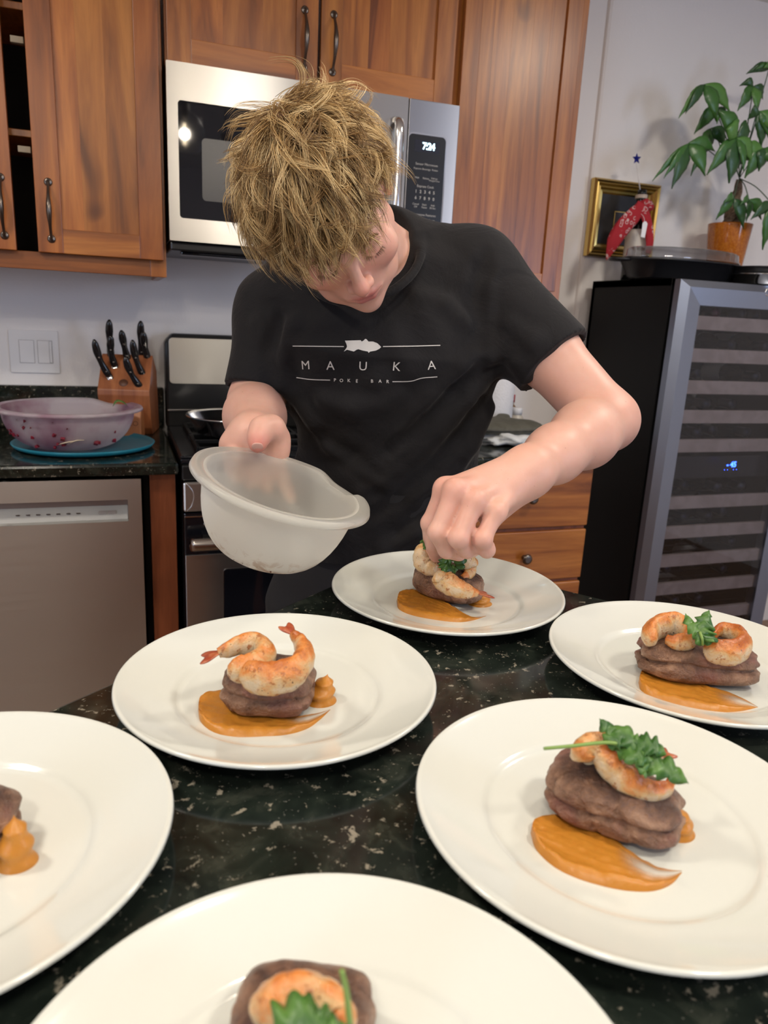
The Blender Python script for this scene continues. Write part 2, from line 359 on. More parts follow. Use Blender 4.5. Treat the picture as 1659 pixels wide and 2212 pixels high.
# ------------------------------------------------------------------ cabinets
def plate_handle(name, x, y, z0, z1, parent):
    """curved bow pull with round screw feet"""
    h = z1-z0; pts = [(x, y-.004, z0), (x, y-.010, z0+.10*h), (x, y-.024, z0+.28*h), (x, y-.030, z0+.5*h), (x, y-.024, z0+.72*h), (x, y-.010, z0+.90*h), (x, y-.004, z1)]
    P = smoothpath(pts, 26); t = np.linspace(0, 1, 26); R = .0042+.0042*np.exp(-((t-.5)/.16)**2)
    ms = [tube('handle', P, R, 10, flat=.8)]
    for z in (z0, z1):
        m = lathe('foot', [(0, 0), (.0095, 0), (.0095, .002), (.007, .0035), (.0035, .0035), (.003, .0055), (0, .006)], 20)
        ms.append(xf(m, Matrix.Translation((x, y, z)) @ Matrix.Rotation(math.pi/2, 4, 'X')))
    return put(name, joinme('handle', ms), M['pewter'], parent)
def knob(x, y, z, parent):
    m = lathe('knob', [(0, 0), (.008, 0), (.0065, .004), (.005, .010), (.008, .014), (.015, .017), (.0165, .021), (.014, .026), (.009, .0285), (.006, .0275), (0, .0285)], 24)
    xf(m, Matrix.Translation((x, y, z)) @ Matrix.Rotation(math.pi/2, 4, 'X')); return put('knob', m, M['pewter'], parent)
def door(parent, x0, x1, z0, z1, yf, sw=.057, boards=(.34, .67), open_gap=0., sideways=False, hollow=None):
    """shaker door: two stiles, two rails and glued boards in the recessed panel"""
    D = put('door', boxme('door', x0+.004, x1-.004, yf+.012, yf+.019, z0+.004, z1-.004, 0), M['wood'], parent)
    for a, b in ((x0, x0+sw), (x1-sw, x1)): box('stile', a, b, yf, yf+.019, z0, z1, M['wood'], D, .0014)
    for a, b in ((z0, z0+sw), (z1-sw, z1)): box('rail', x0+sw, x1-sw, yf+.0004, yf+.018, a, b, M['woodh'], D, .0014)
    cuts = [0, *boards, 1]; X0, X1 = x0+sw, x1-sw
    for a, b in zip(cuts[:-1], cuts[1:]): box('board', X0+(X1-X0)*a+.00004, X0+(X1-X0)*b-.00004, yf+.008, yf+.013, z0+sw, z1-sw, M['wood'], D, .00012)
    return D
YC = 2.11; YD = 2.09; CT = 2.36
uc = thing('wall_cabinet', (-.2, WY, 1.355), 'tall wooden wall cabinet left of the microwave, two doors above the light switch', 'cabinet')
box('side_panel', .112, .131, YC+.019, WY-.001, 1.355, CT, M['wood'], uc)
box('carcass', -.60, .112, YC+.019, WY-.001, 1.375, 1.39, M['wood'], uc); box('back_board', -.60, .112, WY-.012, WY-.002, 1.39, CT, M['dark'], uc)
for a, b in ((.094, .134), (-.60, -.56)): box('face_stile', a, b, YC, YC+.019, 1.355, CT, M['wood'], uc)
box('face_rail', -.56, .094, YC, YC+.019, 1.355, 1.397, M['woodh'], uc); box('face_rail', -.56, .094, YC, YC+.019, CT-.04, CT, M['woodh'], uc)
for z in (1.66, 1.93): box('shelf', -.56, .11, YC+.03, WY-.015, z, z+.016, M['wood'], uc)
d = door(uc, -.168, .126, 1.396, CT-.01, YD-.001, boards=(.28, .62)); plate_handle('handle', -.137, YD-.001, 1.428, 1.557, d)
d = door(uc, -.52, -.2165, 1.396, CT-.01, YD-.004, boards=(.3, .7)); plate_handle('handle', -.240, YD-.004, 1.428, 1.557, d)
for z in (1.62, 1.852):
    box('shelf_edge', -.20, -.172, YC-.004, YC+.012, z, z+.014, plain('pale_shelf_edge', (.30, .24, .16), .6) if 'pale_shelf_edge' not in bpy.data.materials else bpy.data.materials['pale_shelf_edge'], uc, .001)  # tan blocks added for the pale shelf edges glimpsed between the doors
mc = thing('wall_cabinet', (.53, WY, 1.86), 'short two-door wooden cabinet directly above the microwave', 'cabinet')
box('carcass', .141, .925, YC+.019, WY-.001, 1.862, 1.88, M['wood'], mc)
for a, b in ((.141, .165), (.905, .941)): box('face_stile', a, b, YC, YC+.019, 1.855, CT, M['wood'], mc)
box('face_rail', .165, .905, YC, YC+.019, 1.855, 1.875, M['woodh'], mc)
d = door(mc, .146, .520, 1.858, CT-.01, YD, boards=(.3, .68)); plate_handle('handle', .484, YD, 1.892, 2.022, d)
d = door(mc, .528, .905, 1.858, CT-.01, YD, boards=(.28, .5)); plate_handle('handle', .560, YD, 1.892, 2.024, d)
tc_ = thing('wall_cabinet', (1.15, WY, 1.355), 'tall single-door wooden cabinet right of the microwave, against the grey wall', 'cabinet')
box('side_panel', .943, .962, YC+.019, WY-.001, 1.355, CT, M['wood'], tc_); box('side_panel', 1.30, 1.318, YC+.019, WY-.001, 1.355, CT, M['wood'], tc_)
box('carcass', .962, 1.30, YC+.019, WY-.001, 1.375, 1.39, M['wood'], tc_); box('face_frame', .943, 1.322, YC, YC+.019, 1.355, CT, M['wood'], tc_)
d = door(tc_, .925, 1.290, 1.385, CT-.01, YD-.004, sw=.050, boards=(.16, .37, .62, .82)); knob(.955, YD-.004, 1.44, d)
# base run on the left: filler panel, worktop, splash
box('worktop', -1.6, .134, 1.84, WY-.001, .884, .914, M['granite'], bev=.007, label='black granite worktop along the back wall, left of the stove', cat='worktop')
box('splashback', -1.6, .134, WY-.022, WY-.001, .9145, 1.037, M['granite'], bev=.002, label='low black granite splashback strip below the light switch', cat='splashback')
bc = thing('base_cabinet', (.08, 2.1, 0), 'narrow reddish wooden filler panel between dishwasher and stove', 'cabinet')
box('filler_panel', .066, .128, 1.875, 2.38, .0, .883, M['woodred'], bc); box('gap_strip', .050, .066, 1.90, 2.38, 0, .875, M['blackmt'], bc)
# dishwasher
dw = thing('dishwasher', (-.25, 2.1, 0), 'stainless steel dishwasher with recessed handle under the left worktop', 'dishwasher')
box('tub', -.55, .045, 1.885, 2.40, .02, .865, M['blackmt'], dw)
bm = bmesh.new()
X0, X1, Z0, Z1 = -.55, .045, .10, .877; hx0, hx1, hz0, hz1 = -.46, .0135, .772, .826; yf = 1.862
xs = [X0, hx0, hx1, X1]; zs = [Z0, hz0, hz1, Z1]; V = {}
for i, x in enumerate(xs):
    for j, z in enumerate(zs): V[i, j] = bm.verts.new((x, yf, z))
for i in range(3):
    for j in range(3):
        if (i, j) != (1, 1): bm.faces.new((V[i, j], V[i+1, j], V[i+1, j+1], V[i, j+1]))
fin_me = fin(bm, 'door_skin'); 
D = put('door', fin_me, M['steel'], dw)
so = D.modifiers.new('thick', 'SOLIDIFY'); so.thickness = .02; so.offset = -1 
box('handle_recess', hx0, hx1, yf+.016, yf+.0185, hz0, hz1, M['steeld'], D, 0)
put('control_strip', prism('control_strip', [(yf+.001, hz0), (yf+.0165, hz0+.001), (yf+.016, hz1-.022)], 'x', hx0+.001, hx1-.001, 0), plain('silver_strip', (.40, .395, .38), .5, .3), D)
for i in range(7):
    x = -.105-.022*i; box('key_mark', x, x+.009, yf+.0036, yf+.0044, .789, .7912, M['pewter'], D, 0)
for x in (-.055, -.033): put('key_mark', prism('key_mark', roundrect(x, x+.018, .785, .794, .001), 'y', yf+.0048, yf+.0052, 0), M['steeld'], D)
# microwave
mw = thing('microwave', (.53, 2.2, 1.44), 'stainless over-range microwave with black window and clock reading 7:24', 'microwave')
mx0, mx1, mz0, mz1, my = .1395, .912, 1.444, 1.85, 2.05
box('housing', mx0+.003, mx1-.003, my+.03, WY-.002, mz0+.004, mz1-.003, M['blackpl'], mw)
dx = .763
def framed(name, x0, x1, z0, z1, wx0, wx1, wz0, wz1, yf, th, mat, parent, r=.008):
    n = 6; out = roundrect(x0, x1, z0, z1, .003, n); inn = roundrect(wx0, wx1, wz0, wz1, r, n); bm = bmesh.new()
    A = [bm.verts.new((p[0], yf, p[1])) for p in out]; B = [bm.verts.new((p[0], yf, p[1])) for p in inn]
    A2 = [bm.verts.new((p[0], yf+th, p[1])) for p in out]; B2 = [bm.verts.new((p[0], yf+th, p[1])) for p in inn]; N = len(A)
    for i in range(N):
        j = (i+1) % N
        bm.faces.new((A[i], A[j], B[j], B[i])); bm.faces.new((A2[j], A2[i], B2[i], B2[j])); bm.faces.new((A[j], A[i], A2[i], A2[j])); bm.faces.new((B[i], B[j], B2[j], B2[i]))
    return put(name, fin(bm, name), mat, parent)
D = framed('door', mx0, dx-.0015, mz0, mz1, mx0+.026, dx-.10, mz0+.055, mz1-.083, my, .03, M['steel'], mw)
box('window', mx0+.024, dx-.098, my+.006, my+.009, mz0+.053, mz1-.081, M['blackgl'], D, 0)
m_, nt, b = newmat('perforated_screen'); v = coords(nt, (1, 1, 1)); vo = nd(nt, 'ShaderNodeTexVoronoi'); vo.inputs['Scale'].default_value = 330; vo.inputs['Randomness'].default_value = 0.; lk(nt, v, vo.inputs['Vector'])
lk(nt, ramp(nt, vo.outputs['Distance'], [(.25, (.010, .010, .012)), (.42, (.055, .055, .058))]), b.inputs['Base Color']); setp(b, Roughness=.3)
put('window_screen', prism('window_screen', roundrect(.222, .52, 1.545, 1.690, .010), 'y', my+.0052, my+.0062, 0), m_, D)
P = smoothpath([(.728, my-.004, 1.492), (.728, my-.03, 1.507), (.728, my-.034, 1.56), (.728, my-.034, 1.70), (.728, my-.03, 1.775), (.728, my-.004, 1.79)], 30)
put('handle', tube('handle', P, .013, 14, flat=.75, up=(0, 1, 0)), M['chrome'], D)
box('control_frame', dx+.0015, mx1, my, my+.03, mz0, mz1, M['steeld'], mw, .002)
cp = put('control_panel', prism('control_panel', roundrect(dx+.004, .876, mz0+.03, 1.765, .012), 'y', my-.0012, my+.001, 0), plain('key_panel', (.010, .010, .012), .25), mw)
put('panel_trim', prism('panel_trim', roundrect(dx+.003, .880, mz0+.027, 1.769, .013), 'y', my-.0006, my+.001, 0), M['chrome'], mw)
put('display', prism('display', roundrect(.785, .858, 1.722, 1.752, .001), 'y', my-.0016, my-.0012, 0), plain('display_glass', (.022, .022, .032), .15), cp)
m_, nt, b = newmat('clock_digits'); setp(b, Base_Color=(0, 0, 0), Emission_Color=(.55, .85, 1.), Emission_Strength=5.)
wall_text('7:24', .826, my-.0018, 1.737, .024, m_, cp, bold=.0006, spacing=.9)
yy = my-.0016
for s, x, z, sz in (('Sensor Microwave', .823, 1.692, .0088), ('Popcorn', .797, 1.680, .0066), ('Beverage', .823, 1.680, .0066), ('Potato', .848, 1.680, .0066), ('Melt', .797, 1.657, .0066), ('Reheat', .823, 1.657, .0066), ('Defrost\nWeight/Time', .848, 1.656, .006),
                    ('Express Cook', .823, 1.636, .0088), ('Cancel\nOff', .797, 1.586, .0070), ('Start\nPause', .823, 1.586, .0070), ('Add\n30 Sec', .848, 1.586, .0070), ('Microwave Features', .823, 1.563, .0088), ('Cook\nTime', .797, 1.547, .0070), ('Timer\nOn/Off', .823, 1.547, .0070), ('Steam\nClean', .848, 1.547, .0070), ('Set\nClock', .848, 1.521, .0070), ('Turntable\nOn/Off', .797, 1.521, .0070)):
    wall_text(s, x, yy, z, sz, M['label'], cp)
for r_, row in enumerate(('12345', '67890')):
    for c_, s in enumerate(row): wall_text(s, .796+.0133*c_, yy, 1.622-.0165*r_, .0112, M['label'], cp, bold=.0002)
box('vent_grille', mx0+.003, mx1-.003, my+.02, my+.36, mz0-.022, mz0-.001, M['blackpl'], mw, .004)
box('lamp_lens', mx0+.03, mx0+.25, my+.035, my+.08, mz0-.030, mz0-.022, M['blackgl'], mw, .003)
# stove
st = thing('stove', (.525, 2.15, 0), 'black and stainless stove behind the person, steel control panel in front', 'stove')
sx0, sx1 = .143, .930
box('body', sx0, sx1, 1.90, 2.41, .05, .905, M['blackpl'], st, .003)
put('cooktop', joinme('cooktop', [boxme('c', sx0-.002, sx1+.002, 1.872, 2.40, .905, .918, .004), boxme('c', sx0-.002, sx0+.055, 1.872, 2.36, .918, .926, .006), boxme('c', sx1-.055, sx1+.002, 1.872, 2.36, .918, .926, .006)]), M['enamel'], st)
put('backguard', prism('backguard', [(sx0-.004, .918), (sx1+.004, .918), (sx1+.004, 1.175), (sx1-.01, 1.204), (sx0+.018, 1.204), (sx0-.004, 1.180)], 'y', 2.37, 2.425, .008), M['blackpl'], st)
put('backguard_panel', prism('backguard_panel', roundrect(sx0+.008, sx1-.012, 1.055, 1.192, .012), 'y', 2.366, 2.372, .001), M['steel'], st)
box('backguard_trim', sx0, sx1, 2.362, 2.370, .972, .977, M['chrome'], st, .0008)
for i, (gx, gy) in enumerate(((.34, 2.24), (.34, 2.02), (.74, 2.24), (.74, 2.02))):
    ms = [boxme('g', gx-.15, gx+.15, gy-.005, gy+.005, .930, .942, .002), boxme('g', gx-.005, gx+.005, gy-.10, gy+.10, .930, .942, .002)]
    for s in (-1, 1): ms += [boxme('g', gx-.15, gx+.15, gy+s*.10-.005, gy+s*.10+.005, .926, .940, .002), boxme('g', gx+s*.15-.005, gx+s*.15+.005, gy-.10, gy+.10, .926, .940, .002)]
    for s in (-1, 1):
        for t_ in (-1, 1): ms.append(boxme('g', gx+s*.15-.006, gx+s*.15+.006, gy+t_*.10-.006, gy+t_*.10+.006, .9185, .930, .001))
    put('burner_grate', joinme('burner_grate', ms), M['blackmt'], st)
    put('burner', xf(lathe('burner', [(0, 0), (.045, 0), (.045, .006), (.03, .011), (0, .011)], 28), Matrix.Translation((gx, gy, .9185))), M['blackmt'], st)
box('front_lip', sx0-.001, sx1+.001, 1.855, 1.90, .866, .905, M['blackpl'], st, .004)
box('control_panel', sx0+.001, sx1-.001, 1.845, 1.90, .788, .864, M['steel'], st, .005)
put('panel_curve', tube('panel_curve', smoothpath([(sx0+.008, 1.8445, .862), (sx0+.022, 1.8445, .845), (sx0+.026, 1.8445, .825), (sx0+.020, 1.8445, .803), (sx0+.008, 1.8445, .790)], 16), .0012, 6), M['chrome'], st)
od = box('oven_door', sx0+.002, sx1-.002, 1.855, 1.90, .22, .783, M['blackgl'], st, .004)
box('door_trim', sx0+.004, sx1-.004, 1.852, 1.857, .772, .775, M['chrome'], od, .0005)
box('vent_slot', sx0+.05, sx1-.05, 1.850, 1.857, .750, .755, M['chrome'], od, .001)
put('handle', tube('handle', smoothpath([(sx0+.03, 1.80, .715), (sx0+.045, 1.795, .717), (.525, 1.785, .720), (sx1-.045, 1.795, .717), (sx1-.03, 1.80, .715)], 30), np.array([.006]+[.0165]*28+[.006]), 14, up=(0, 1, 0)), plain('warm_steel_handle', (.48, .44, .40), .25, 1.), od)
for x in (sx0+.06, sx1-.06): box('handle_post', x-.012, x+.012, 1.795, 1.858, .706, .724, M['blackpl'], od, .003)
box('door_skin', sx0+.004, sx1-.004, 1.850, 1.856, .23, .672, M['steel'], od, .001)
put('oven_window', prism('oven_window', roundrect(sx0+.10, sx1-.10, .30, .628, .008), 'y', 1.8478, 1.851, 0), M['blackgl'], od)
put('window_trim', prism('window_trim', roundrect(sx0+.098, sx1-.098, .298, .630, .009), 'y', 1.8486, 1.851, 0), M['chrome'], od)
# frying pans
def pan(loc, r, label, mat, hdir):
    t = thing('frying_pan', loc, label, 'pan', 'frying pans on the stove')
    pr = [(0, .003), (r*.70, .003), (r*.80, .010), (r*.97, .050), (r, .054), (r*.995, .057), (r*.95, .052), (r*.77, .014), (r*.68, .007), (0, .007)]
    put('pan_body', lathe('pan_body', pr, 48), mat, t, loc=(0, 0, 0))
    h = np.array([math.cos(hdir), math.sin(hdir), 0]); P = smoothpath([h*r*.97+np.array([0, 0, .042]), h*(r+.05)+np.array([0, 0, .055]), h*(r+.17)+np.array([0, 0, .07])], 12)
    put('handle', tube('handle', P, .009, 10, flat=.55), M['chrome'], t, loc=(0, 0, 0)); return t
q = atZ(505, 915, .975); pan((q[0]+.005, 2.09, .9425), .135, 'steel frying pan on the left front of the stove, rim behind the forearm', M['chrome'], 1.2)
pan((.665, 2.13, .9425), .115, 'second frying pan to the right of the forearm, mostly hidden by the shirt', M['chrome'], .8)
# light switch
q0 = atY(17, 711, WY); q1 = atY(130, 806, WY)
ls = thing('light_switch', (-.225, WY, 1.13), 'white double light switch plate on the wall left of the knives', 'switch')
put('switch_plate', prism('switch_plate', roundrect(-.291, -.159, 1.073, 1.195, .004), 'y', WY-.006, WY-.0005, .0015), M['white'], ls)
for a, b in ((-.264, -.226), (-.215, -.177)):
    put('rocker_gap_shade', prism('rocker_gap_shade', roundrect(a-.0015, b+.0015, 1.1005, 1.1675, .001), 'y', WY-.0068, WY-.005, 0), plain('switch_shadow_gap', (.45, .44, .44), .5), ls)  # grey border colours in the shade of the gap round each rocker
    put('rocker', prism('rocker', [(WY-.0085, 1.102), (WY-.0072, 1.166), (WY-.004, 1.166), (WY-.004, 1.102)], 'x', a, b if a < -.25 else b-.008, .0006), M['white'], ls)
box('dimmer_slide', -.1835, -.178, WY-.0078, WY-.005, 1.104, 1.165, M['white'], ls, .0005); box('slide_knob', -.1835, -.1785, WY-.0095, WY-.0075, 1.138, 1.144, M['white'], ls, .0005)
# ------------------------------------------------------------------ knife block and knives
kb = thing('knife_block', (.03, 2.2, .9145), 'reddish wooden knife block full of black knives beside the stove', 'knife block')
ky = 2.240
A = atY(215, 842, ky); Bq = atY(329, 845, ky); kx0, kx1 = A[0], Bq[0]; kzf = A[2]
T0 = atY(229, 764, ky+.085); kzt = T0[2]
put('block_body', prism('block_body', [(ky, kzf), (ky+.085, kzt), (ky+.15, kzt-.05), (ky+.172, .9145), (ky+.045, .9145), (ky+.03, .935), (ky, kzf-.015)], 'x', kx0, kx1, .002), M['block'], kb)
put('front_step', prism('front_step', [(ky-.035, .9145), (ky-.035, .975), (ky-.02, 1.0), (ky+.03, 1.0), (ky+.03, .9145)], 'x', kx0+.022, kx1-.02, .003), wood('light_cherry', (.52, .22, .09), (.44, .17, .07), (.33, .11, .05), tone=.1), kb)
put('round_emblem', xf(lathe('round_emblem', [(0, 0), (.0125, 0), (.0125, .0005), (0, .0006)], 28), Matrix.Translation(((kx0+kx1)/2-.002, ky+.017-.001, kzf+.19*(kzt-kzf)+.0008)) @ Matrix.Rotation(math.atan2(kzt-kzf, .085), 4, 'X')), plain('burnt_emblem', (.11, .045, .025), .5), kb)
wall_text('CO', kx1-.042, ky-.0354, .957, .020, plain('burnt_letters', (.16, .06, .03), .6), kb)
Rk = Matrix.Translation(((kx0+kx1)/2, ky+.04, 0)) @ Matrix.Rotation(math.radians(-11), 4, 'Z') @ Matrix.Translation((-(kx0+kx1)/2, -ky-.04, 0))
for o in list(kb.children): o.data.transform(Rk)
KN = [((203, 733), (235, 806), .030, 'black knife leaning far left, lowest left slot of the block'), ((236, 690), (240, 770), .09, 'tall black knife at the back left of the block'),
      ((240, 724), (248, 790), .055, 'black knife just in front of the tall back-left one'), ((262, 713), (276, 776), .075, 'black flared-end steel in the middle of the block'),
      ((304, 693), (307, 770), .09, 'tall black knife at the back right of the block'), ((309, 716), (319, 776), .072, 'black knife close behind the tall back-right one'),
      ((286, 734), (310, 812), .035, 'black curved knife at the right front of the block'), ((270, 770), (303, 836), .006, 'short black knife in the lowest front slot')]
for (tp, bs, dy, lab) in KN:
    P0 = atY(bs[0], bs[1], ky+dy); P0[2] = min(P0[2], kzf+(kzt-kzf)*dy/.085+.004); P1 = atY(tp[0], tp[1], ky+dy-.02); ax = P1-P0; L = np.linalg.norm(ax)
    t = thing('knife', tuple(P0), lab, 'knife', 'knives in the block')
    side = nrm(np.cross(ax, [0, 1, 0])); bend = .006*(1 if dy < .06 else .3)
    P = [P0+ax*s+side*bend*math.sin(math.pi*s) for s in np.linspace(0, 1, 18)]
    rr = [.0092, .0098, .0102, .0100, .0095, .0088, .0083, .0080, .0083, .009, .0097, .0104, .0106, .0102, .0096, .0088, .0065, .0025]
    put('handle', tube('handle', P, rr, 12, flat=.62, up=(0, 1, 0)), plain('knife_handle', (.008, .007, .007), .16) if 'knife_handle' not in bpy.data.materials else bpy.data.materials['knife_handle'], t)
    for s in (.12, .52):
        p = P0+ax*s+side*bend*math.sin(math.pi*s); put('rivet', xf(lathe('rivet', [(0, 0), (.003, 0), (.002, .001), (0, .0012)], 10), Matrix.Translation((p[0], p[1]-.0062, p[2])) @ Matrix.Rotation(math.pi/2, 4, 'X')), M['pewter'], t)
    put('blade', tube('blade', [P0-ax/L*.05, P0-ax/L*.02, P0+ax/L*.002], [.008, .009, .009], 6, flat=.15, up=(0, 1, 0)), M['chrome'], t)
# ------------------------------------------------------------------ salad bowl on its lid
def frosted(name, col, tr=.55, rough=.35, stain=None):
    m, nt, b = newmat(name); setp(b, Base_Color=col, Roughness=rough, Transmission_Weight=tr, IOR=1.2, Specular_IOR_Level=.35)
    out = nt.nodes['Material Output']; tl = nd(nt, 'ShaderNodeBsdfTranslucent'); tl.inputs[0].default_value = (*col, 1); mx = nd(nt, 'ShaderNodeMixShader'); mx.inputs[0].default_value = .35
    lk(nt, b.outputs[0], mx.inputs[1]); lk(nt, tl.outputs[0], mx.inputs[2]); lk(nt, mx.outputs[0], out.inputs['Surface']); return m, nt, b, tl
lid = atZ(183, 951, .914); lid[:2] *= 2.08/lid[1]
put('bowl_lid', xf(lathe('bowl_lid', [(0, .002), (.150, .002), (.160, .002), (.171, .006), (.1765, .014), (.174, .016), (.167, .009), (.155, .006), (0, .006)], 64), Matrix.Translation((lid[0], lid[1]-.0, .9142))), plain('teal_plastic', (.012, .20, .29), .32), label='round teal plastic lid lying under the salad bowl', cat='lid')
bw = atY(150, 900, 2.045); bl = (bw[0], 2.045, .9205)
sb = thing('salad_bowl', bl, 'large frosted plastic bowl with beet salad remnants on a teal lid', 'bowl')
m_, nt, b, tl = frosted('frosted_pink', (.66, .55, .62), .45, .35)
v = coords(nt, (1, 1, 1)); n = noise_t(nt, v, 9, 4, .5); c = ramp(nt, n, [(.40, (.56, .36, .46)), (.6, (.78, .72, .76))]); lk(nt, c, b.inputs['Base Color']); lk(nt, c, tl.inputs[0])
def bowlprof(R, H, lip, th=.0022):
    pr = [(0, 0), (R*.30, 0), (R*.34, .002)]
    for i in range(1, 13): a = i/12*math.pi/2; pr.append((R*.34+(R*.97-R*.34)*math.sin(a)**.88, .002+(H-.004)*(1-math.cos(a))))
    pr += [(R*.985, H-.001), (R+lip*.5, H+.002), (R+lip, H), (R+lip+.002, H-.006), (R+lip*.96, H-.007), (R+lip*.9, H-.002), (R+lip*.45, H-.001), (R*.985-th*0-.0005, H-.004)]
    inner = [(max(r-th, 1e-4), z+th) for r, z in pr[:15]][::-1]; return pr[:15]+pr[15:21]+[(R*.97-th+.003, H-.0005)]+inner
def spout(me, az0, H, dz=.012, dr=.010, wdt=.30, h0=.5):
    for v in me.vertices:
        r = math.hypot(v.co.x, v.co.y); a = math.atan2(v.co.y, v.co.x)-az0; a = (a+math.pi) % (2*math.pi)-math.pi
        f = math.exp(-(a/wdt)**4)*max(0, (v.co.z/H-h0)/(1-h0))**2
        if r > 1e-3: v.co.x *= 1+dr*f/r; v.co.y *= 1+dr*f/r; v.co.z -= dz*f
    me.update(); return me
put('bowl_body', spout(lathe('bowl_body', bowlprof(.163, .105, .015), 96), math.radians(50), .105), m_, sb, loc=(0, 0, 0))
beet = plain('beet_red', (.20, .012, .03), .35)
for i in range(26):
    a = random.uniform(-2.9, -.6); z = random.choice([.03, .045, .055, .07, .085, .02]); r = .168*(.42+.55*min(1, (1-(1-min(z/.105, 1))**2)**.35))-.011; s = random.uniform(.003, .0055)
    put('beet_cube', xf(boxme('beet_cube', -s, s, -s, s, -s, s, .001), Matrix.Translation((r*math.cos(a), r*math.sin(a), z)) @ Matrix.Rotation(random.random()*3, 4, (1, .4, .8))), beet, sb, loc=(0, 0, 0))
leafg = noisy('leaf_green', (.035, .11, .018), (.09, .20, .035), 60, .4)
put('salad_leaf', tube('salad_leaf', smoothpath([(.105, .055, .098), (.115, .06, .112), (.13, .055, .110), (.14, .05, .102)], 10), [.001, .003, .006, .007, .006, .005, .004, .003, .002, .001], 6, flat=.2), leafg, sb, loc=(0, 0, 0))
for s in range(2): put('onion_sliver', tube('onion_sliver', smoothpath([(-.02+.02*s, -.136, .030), (.0+.02*s, -.140, .036+.004*s), (.03+.01*s, -.137, .040)], 10), [.0005, .002, .003, .004, .0045, .004, .0035, .003, .002, .0005], 6, flat=.4), plain('onion', (.62, .52, .38), .4), sb, loc=(0, 0, 0))
q = atZ(-28, 935, .92)
b2 = thing('serving_bowl', (q[0]-.070, 2.27, .9145), 'white bowl of greens cut off at the left picture edge', 'bowl')
put('bowl_body', lathe('bowl_body', bowlprof(.10, .075, .006), 48), plain('white_glaze', (.72, .73, .72), .2), b2, loc=(0, 0, 0))
for i in range(9):
    a = random.uniform(-.8, .8); r = random.uniform(.03, .085); P = smoothpath([(r*math.cos(a), r*math.sin(a), .055), ((r+.01)*math.cos(a), (r+.01)*math.sin(a), .08+.01*random.random()), ((r+.015)*math.cos(a+.1), (r+.01)*math.sin(a+.1), .088)], 8)
    put('salad_leaf', tube('salad_leaf', P, [.002, .006, .009, .010, .009, .007, .004, .001], 6, flat=.2), leafg, b2, loc=(0, 0, 0))
# ------------------------------------------------------------------ right base cabinet
rb = thing('base_cabinet', (1.15, 2.1, 0), 'wooden drawer cabinet with round pewter knobs, right of the stove', 'cabinet')
rx0, rx1 = .94, 1.350
box('carcass', rx0+.004, rx1-.004, 1.88, 2.40, .09, .882, M['wood'], rb)
zq = [(.720, .868), (.515, .700), (.300, .495), (.10, .290)]
K1 = atY(1158, 1073, 1.855); K2 = atY(1133, 1207, 1.855)
g1 = atY(1160, 1143, 1.86)[2]; g2 = atY(1200, 1255, 1.86)[2]
rows = [(g1+.205, .876), (g1+.004, g1+.195), (g2+.006, g1-.008), (.10, g2-.006)]
for i, (a, b_) in enumerate(rows):
    a, b_ = min(a, b_), max(a, b_)
    if b_-a < .03: continue
    dr = thing_part = put('drawer', boxme('drawer', rx0+.006, rx1, 1.860, 1.880, a, b_, .003), M['woodh'], rb)
    kz = (a+b_)/2; knob(K2[0] if i else K1[0], 1.860, kz, dr)
for z_ in (g1-.002, g2): box('face_rail', rx0, rx1-.004, 1.868, 1.882, z_-.006, z_+.006, M['woodred'], rb)
box('worktop', .932, 1.375, 1.84, WY-.001, .884, .914, M['granite'], bev=.007, label='black granite worktop right of the stove, under the oven mitt', cat='worktop')
# towel roll, bottles, towel, mitt
q = atY(1070, 930, 2.22)
tr = thing('paper_towel_roll', (q[0]-.01, 2.22, .9145), 'white paper towel roll standing behind the oven mitt', 'paper towels')
m_, nt, b = newmat('quilted_paper'); v = coords(nt, (1, 1, 1)); setp(b, Base_Color=(.80, .80, .82), Roughness=.9); vo = nd(nt, 'ShaderNodeTexVoronoi'); vo.inputs['Scale'].default_value = 130; lk(nt, v, vo.inputs['Vector']); bump(nt, b, vo.outputs['Distance'], .6, .002)
put('paper', lathe('paper', [(.020, .012), (.058, .012), (.06, .015), (.06, .285), (.058, .29), (.020, .29)], 48, close=True), m_, tr, loc=(0, 0, 0))
put('holder_base', lathe('holder_base', [(0, 0), (.075, 0), (.075, .006), (.07, .011), (0, .011)], 40), M['pewter'], tr, loc=(0, 0, 0))
put('holder_rod', lathe('holder_rod', [(0, .011), (.006, .011), (.006, .32), (.012, .325), (.010, .34), (0, .345)], 16), M['pewter'], tr, loc=(0, 0, 0))
def bottle(loc, prof, cap, mat, capmat, label, cat='bottle', lab=None):
    t = thing('bottle', loc, label, cat); put('bottle_body', lathe('bottle_body', prof, 32), mat, t, loc=(0, 0, 0)); put('cap', lathe('cap', cap, 28), capmat, t, loc=(0, 0, 0))
    if lab: put('paper_label', lathe('paper_label', lab[0], 32), lab[1], t, loc=(0, 0, 0))
    return t
q = atY(1103, 870, 2.30)
bottle((q[0], 2.30, .9145), [(0, 0), (.027, 0), (.029, .004), (.029, .07), (.020, .088), (.012, .096), (.012, .108), (0, .108)], [(0, .104), (.0145, .104), (.0145, .128), (.013, .130), (0, .130)], plain('amber_oil', (.35, .16, .02), .1, Transmission_Weight=.4), plain('red_cap', (.42, .012, .02), .35), 'small bottle with a red cap beside the paper towels', lab=([(.0295, .065), (.0297, .012)], M['white']))
q = atY(1116, 888, 2.25)
bottle((q[0], 2.25, .9145), [(0, 0), (.026, 0), (.028, .004), (.028, .05), (.022, .062), (.018, .066), (.018, .072), (0, .072)], [(0, .068), (.0195, .068), (.0200, .088), (.018, .091), (0, .091)], plain('spice_jar', (.55, .50, .42), .3), M['white'], 'squat white-capped jar in front of the red-capped bottle', 'jar')
q = atZ(1105, 950, .93)
